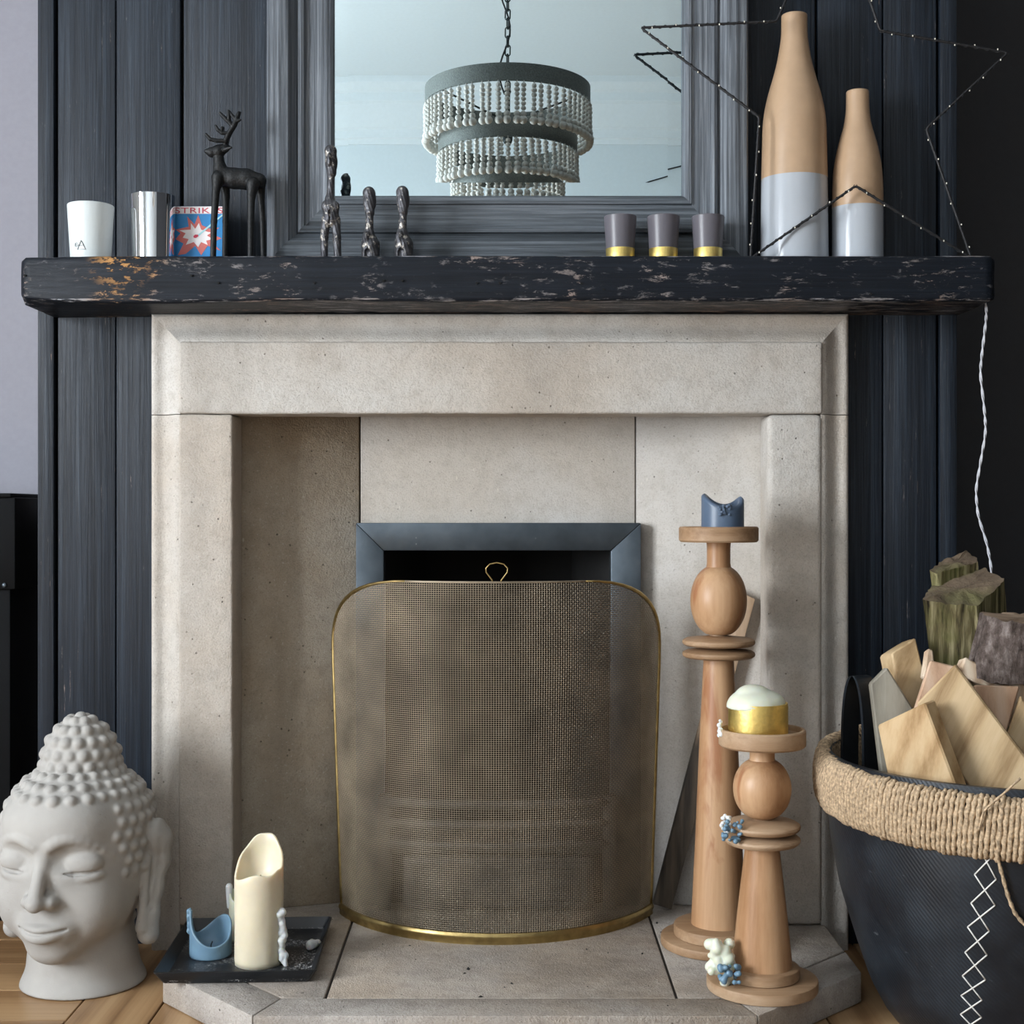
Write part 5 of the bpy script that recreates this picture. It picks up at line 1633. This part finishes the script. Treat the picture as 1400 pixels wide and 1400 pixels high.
for i in range(len(Ls) - 1):
    for a_, b_ in ((Ls[i], Rs[i+1]), (Rs[i], Ls[i+1])):
        pts = [hit_basket(a_[0] + (b_[0] - a_[0]) * t, a_[1] + (b_[1] - a_[1]) * t, 0.0042) for t in (0, 0.25, 0.5, 0.75, 1)]
        MB().tube(pts, 0.0011, 5).build('stitch', M['thread'], bk, smooth=True)
# rope bound rim: many turns round an oval band
def build_rope():
    NT_ = 262; m = 40; sd = 7
    V = []; Q = []; base = 0
    rr = random.Random(5)
    for i in range(NT_):
        an = 2 * math.pi * i / NT_
        z0 = rim_z(an) - 0.030
        er = np.array((math.cos(an), math.sin(an), 0)); et = np.array((-math.sin(an), math.cos(an), 0)); ez = np.array((0, 0, 1.0))
        c = np.array((BX, BY, z0)) + er * (0.2915)
        skew = rr.uniform(-0.0012, 0.0012) + 0.0035
        hh = 0.041 + rr.uniform(-.0016, .0016); tt = 0.0135
        th_ = np.arange(m) * 2 * math.pi / m
        ct, st = np.cos(th_), np.sin(th_)
        cr_ = np.sign(ct) * np.abs(ct) ** 0.8 * tt; cz_ = np.sign(st) * np.abs(st) ** 0.9 * hh
        ctr = c + er * cr_[:, None] + ez * cz_[:, None] + et * (skew * st)[:, None]
        tg = np.roll(ctr, -1, 0) - np.roll(ctr, 1, 0); tg /= np.linalg.norm(tg, axis=1)[:, None]
        nn = np.cross(tg, et); nn /= np.linalg.norm(nn, axis=1)[:, None]
        R0 = 0.0037 * rr.uniform(0.9, 1.08)
        ph = rr.uniform(0, 6.28)
        for k in range(m):
            a = np.arange(sd) * 2 * math.pi / sd
            R_ = R0 * (1 + 0.27 * np.cos(2 * (a - k * 0.95 + ph)))
            V.append(ctr[k] + (nn[k][None] * np.cos(a)[:, None] + et[None] * np.sin(a)[:, None]) * R_[:, None])
        k = np.arange(m)[:, None]; s_ = np.arange(sd)[None]
        k2 = (k + 1) % m; s2 = (s_ + 1) % sd
        Q.append(np.stack([base + k*sd + s_, base + k*sd + s2, base + k2*sd + s2, base + k2*sd + s_], -1).reshape(-1, 4))
        base += m * sd
    o = raw('rope_binding', np.concatenate(V), np.concatenate(Q), M['rope'], bk)
    o['kind'] = 'stuff'
build_rope()
def rope_end(pts, r=0.0026, dr=1):
    q = []
    pts = [Vector(p) for p in pts]
    for i in range(len(pts) - 1):
        for k in range(8): q.append(pts[i].lerp(pts[i+1], k / 8))
    q.append(pts[-1])
    for _ in range(3): q = [q[0]] + [(q[i-1] + 2*q[i] + q[i+1]) / 4 for i in range(1, len(q)-1)] + [q[-1]]
    MB().tube(q, [r * (1 + 0.2 * math.sin(i * 1.4)) for i in range(len(q))], 6).build('rope_end', M['rope'], bk, smooth=True)
rope_end([hit_basket(1358, 1152, 0.02), hit_basket(1362, 1165, 0.012), hit_basket(1370, 1195, 0.010), hit_basket(1378, 1225, 0.010), hit_basket(1387, 1248, 0.010), hit_basket(1400, 1264, 0.010), hit_basket(1420, 1275, 0.010)])
rope_end([hit_basket(1190, 1122, 0.016), hit_basket(1212, 1133, 0.014), hit_basket(1220, 1143, 0.012), hit_basket(1229, 1152, 0.010), hit_basket(1242, 1148, 0.010), hit_basket(1250, 1138, 0.014)], 0.0018)
rope_end([hit_basket(1395, 1064, 0.022), hit_basket(1372, 1085, 0.024), hit_basket(1345, 1108, 0.024), hit_basket(1338, 1135, 0.024)], 0.0016)
# strap handle on the near side of the wall
hp = []
anh = math.radians(171)
cen = Vector((BX + 0.277 * math.cos(anh), BY + 0.277 * math.sin(anh), 0))
tg = Vector((-math.sin(anh), math.cos(anh), 0)); er = Vector((math.cos(anh), math.sin(anh), 0))
st = []
for i in range(21):
    t = i / 20
    a = math.pi * t
    st.append((-0.058 * math.cos(a) ** 1 if abs(math.cos(a)) < 1 else -0.058 * math.cos(a), 0.34 + 0.188 * math.sin(a) ** 0.5))
hb = MB(); V = []; Fc = []
dv = (tg * 0.55 + er * 0.83).normalized()          # the strap twists towards the middle of the basket
for (u, z) in st:
    p = cen + Vector((u * 0.17, -u * 0.5, z))
    w = Vector((0.9, 0.45, 0)).normalized() * 0.016
    nrm = Vector((-0.45, 0.9, 0)) * 0.0025
    q0 = p + Vector((0.042, 0, 0))
    V += [q0 - w - nrm, q0 + w - nrm, q0 + w + nrm, q0 - w + nrm]
for i in range(20):
    for k in range(4): Fc.append((i*4+k, i*4+(k+1) % 4, (i+1)*4+(k+1) % 4, (i+1)*4+k))
Fc += [(0, 1, 2, 3), (80, 83, 82, 81)]
hb.add(V, Fc).build('handle', M['rubber'], bk, smooth=True, angle=0.8)

# ---- firewood
def cut_board(name, label, quad, depths, th, mat, cat='firewood', rough=0.0, bev=0.0025, endmat=None):
    """sawn piece: front face from four photo corners at their own depths, given real thickness"""
    f = [P(x_, y_, d) for (x_, y_), d in zip(quad, depths)]
    n = (f[1] - f[0]).cross(f[3] - f[0]).normalized()
    if n.y < 0: n = -n
    mb = MB().hexa(f, [p + n * th for p in f])
    loc = sum(f, Vector()) / 4
    org = loc
    bm = bmesh.new()
    me = bpy.data.meshes.new(name); me.from_pydata([tuple(Vector(v_) - org) for v_ in mb.v], [], mb.f); bm.from_mesh(me)
    bmesh.ops.recalc_face_normals(bm, faces=bm.faces)
    es = [e for e in bm.edges]
    bmesh.ops.bevel(bm, geom=es, offset=bev, segments=1, profile=0.5, affect='EDGES')
    if rough:
        bmesh.ops.triangulate(bm, faces=bm.faces)
        for _ in range(4):
            bmesh.ops.subdivide_edges(bm, edges=[e for e in bm.edges if e.calc_length() > 0.008], cuts=1, use_grid_fill=True)
            bmesh.ops.triangulate(bm, faces=bm.faces)
        for v_ in bm.verts:
            g = mnoise.noise(Vector((v_.co.x * 70, v_.co.y * 70, v_.co.z * 9))) + 0.5 * mnoise.noise(v_.co * 120)
            v_.co += v_.co.normalized() * g * rough
    bm.to_mesh(me); bm.free()
    # long grain runs along the piece
    o = link_mesh(name, me, mat, None, tuple(loc))
    if rough: me.polygons.foreach_set('use_smooth', [True] * len(me.polygons)); me.set_sharp_from_angle(angle=0.7)
    return tag(o, label, cat, 'firewood in the log basket')
cut_board('firewood_board', 'broad clean pine board leaning across the front of the basket', [(1306, 908), (1253, 962), (1362, 1135), (1445, 1092)], (2.030, 2.045, 1.995, 1.970), 0.024, M['pine'])
cut_board('firewood_board', 'short pine offcut with a sawn top beside the black strap handle', [(1264, 961), (1199, 992), (1218, 1085), (1318, 1105)], (1.995, 2.06, 2.045, 1.965), 0.028, M['pine2'])
cut_board('firewood_board', 'weathered grey green board behind the short pine offcut', [(1213, 912), (1190, 935), (1196, 1090), (1290, 1060), (1252, 962)][:2] + [(1205, 1060), (1290, 1035)], (2.12, 2.12, 2.10, 2.10), 0.022, M['pine_grey'])
cut_board('firewood_block', 'thick pine block with a torn pale top next to the mossy post', [(1252, 872), (1219, 893), (1236, 990), (1278, 975)], (2.17, 2.16, 2.145, 2.15), 0.05, M['pine'], rough=0.0012)
cut_board('firewood_block', 'reddish grey stained pine end between the block and the broad board', [(1272, 902), (1312, 912), (1290, 1000), (1245, 985)], (2.10, 2.09, 2.06, 2.07), 0.03, M['pine_pink'])
cut_board('firewood_split', 'freshly split pale wood sliver under the dark log', [(1320, 898), (1311, 921), (1376, 952), (1388, 936)], (2.10, 2.095, 2.09, 2.095), 0.03, M['split'], rough=0.002)
cut_board('firewood_board', 'pinkish sawn board tucked behind the broad pine board', [(1332, 936), (1395, 938), (1374, 1010), (1330, 990)], (2.070, 2.065, 2.055, 2.055), 0.018, M['pine_pink'])
cut_board('firewood_split', 'splintered wood wedge against the basket edge below the dark log', [(1390, 916), (1376, 938), (1392, 1020), (1440, 1010), ][:4], (2.085, 2.08, 2.065, 2.065), 0.025, M['split'], rough=0.002)
cut_board('firewood_board', 'brown board standing on edge behind the pinkish sawn board', [(1396, 950), (1376, 1010), (1400, 1075), (1445, 1040)], (2.05, 2.045, 2.03, 2.03), 0.012, M['pine'])
cut_board('firewood_block', 'small white chipped offcut beside the mossy post', [(1268, 886), (1276, 888), (1280, 930), (1262, 925)], (2.15, 2.15, 2.13, 2.13), 0.015, M['split'], rough=0.001)

def grooved_log(name, label, top_px, D, depth_len, lean, height, mat, topmat, amp, seed):
    """post/log: outline of the sawn end given in plan from photo corners, extruded downwards with weathered grooves"""
    pts = top_px                          # world plan points of the end face, in order
    n_sub = 14
    ring = []
    for i in range(len(pts)):
        a_, b_ = Vector(pts[i]), Vector(pts[(i+1) % len(pts)])
        for k in range(n_sub):
            q = a_.lerp(b_, k / n_sub)
            ring.append(q + Vector((mnoise.noise(q * 130), mnoise.noise(q * 130 + Vector((7, 3, 1))), mnoise.noise(q * 90 + Vector((2, 9, 4))) * 1.3)) * 0.0030)
    c = sum(ring, Vector()) / len(ring)
    N = len(ring); rows = 14
    V = []; Fc = []; mi = []
    for j in range(rows + 1):
        t = j / rows
        for i, p in enumerate(ring):
            u = i / N * 2 * math.pi
            g = mnoise.noise(Vector((math.cos(u) * 9 + seed, math.sin(u) * 9, t * 1.3 + seed)))
            g2 = mnoise.noise(Vector((math.cos(u) * 26 + seed, math.sin(u) * 26, t * 2.2)))
            d = (p - c)
            q = p + d.normalized() * ((-abs(g) * 1.4 - abs(g2) * 0.8) * amp * min(1, 0.25 + t * 3)) + lean * t
            if j == 0: q = p + Vector((0, 0, 1)) * (mnoise.noise(p * 60) * 0.002)
            V.append(q)
    for j in range(rows):
        for i in range(N):
            Fc.append((j*N+i, j*N+(i+1) % N, (j+1)*N+(i+1) % N, (j+1)*N+i)); mi.append(0)
    b = len(V)                            # sawn end with rough relief
    for f_ in (0.66, 0.33):
        for i, p in enumerate(ring):
            q = c + (p - c) * f_
            V.append(q + Vector((0, 0, 1)) * (mnoise.noise(q * 55) * 0.004 + mnoise.noise(q * 160) * 0.0025))
    V.append(c)
    def rg(k): return 0 if k == 0 else b + (k - 1) * N
    for k in range(2):
        for i in range(N): Fc.append((rg(k) + (i+1) % N, rg(k) + i, rg(k+1) + i, rg(k+1) + (i+1) % N)); mi.append(1)
    for i in range(N): Fc.append((rg(2) + (i+1) % N, rg(2) + i, len(V) - 1)); mi.append(1)
    Fc.append(tuple(rows*N + i for i in range(N))); mi.append(0)
    mb = MB(); mb.v = [tuple(v_) for v_ in V]; mb.f = Fc; mb.mi = mi
    o = mb.build(name, None, loc=tuple(c), smooth=True, angle=math.radians(48))
    o.data.materials.append(mat); o.data.materials.append(topmat)
    return tag(o, label, 'firewood', 'firewood in the log basket')
# mossy post: end face corners (front left, front right, right, back right, back left) on its sawn slope
post_end = [P(1261, 821, 2.190), P(1336, 829, 2.180), P(1374, 791, 2.240), P(1345, 777, 2.285), P(1272, 801, 2.255)]
mp_ = thing('mossy_post', 'green mossy weathered post with a stepped sawn end', 'firewood', tuple(P(1310, 880, 2.23)), 'firewood in the log basket')
def grooved_part(nm, end, lean, amp, seed, mat, topmat):
    o = grooved_log(nm, '', [p for p in end], 0, 0, lean, 0, mat, topmat, amp, seed)
    for k in ('label', 'category', 'group'):
        if k in o: del o[k]
    w = Vector(o.location); o.parent = mp_; o.location = w - Vector(mp_.location)
    return o
def _mosstop():
    t = NT('mossy_sawn_end')
    v = t.coord(); n = t.noise(v, 40, 5, 0.7); g = t.noise(v, 9, 3)
    col = t.ramp(n, [(0.3, (0.075, 0.050, 0.032)), (0.7, (0.20, 0.145, 0.095))])
    col = t.mix(t.ramp(g, [(0.48, 0), (0.66, 0.6)]), col, (0.15, 0.155, 0.05))
    return t.fin(col, 0.95, 0, t.bump(n, 0.9, 0.005))
M['mosstop'] = _mosstop()
grooved_part('post', post_end, Vector((0.030, 0.012, -0.235)), 0.0052, 2.0, M['moss'], M['mosstop'])
step_end = [P(1272, 781, 2.255), P(1281, 784, 2.250), P(1337, 768, 2.285), P(1336, 763, 2.295), P(1322, 752, 2.310), P(1284, 768, 2.285)]
grooved_part('raised_step', step_end, Vector((0.004, 0.002, -0.030)), 0.0015, 5.0, M['moss'], M['mosstop'])
# dark round log
cl = P(1404, 858, 2.115)
end = []
for k in range(9):
    a = 2 * math.pi * k / 9
    end.append(Vector((cl.x + 0.003 + 0.074 * math.cos(a), cl.y + 0.054 * math.sin(a), CAMZ - (843 - 700) * 2.115 / F + 0.004 * math.sin(a) + 0.003 * math.cos(a * 2))))
grooved_log('round_log', 'dark grey barked log with a cracked sawn end beside the mossy post', end, 0, 0, Vector((-0.022, 0.0, -0.092)), 0, M['bark'], M['endgrain'], 0.0009, 9.0)
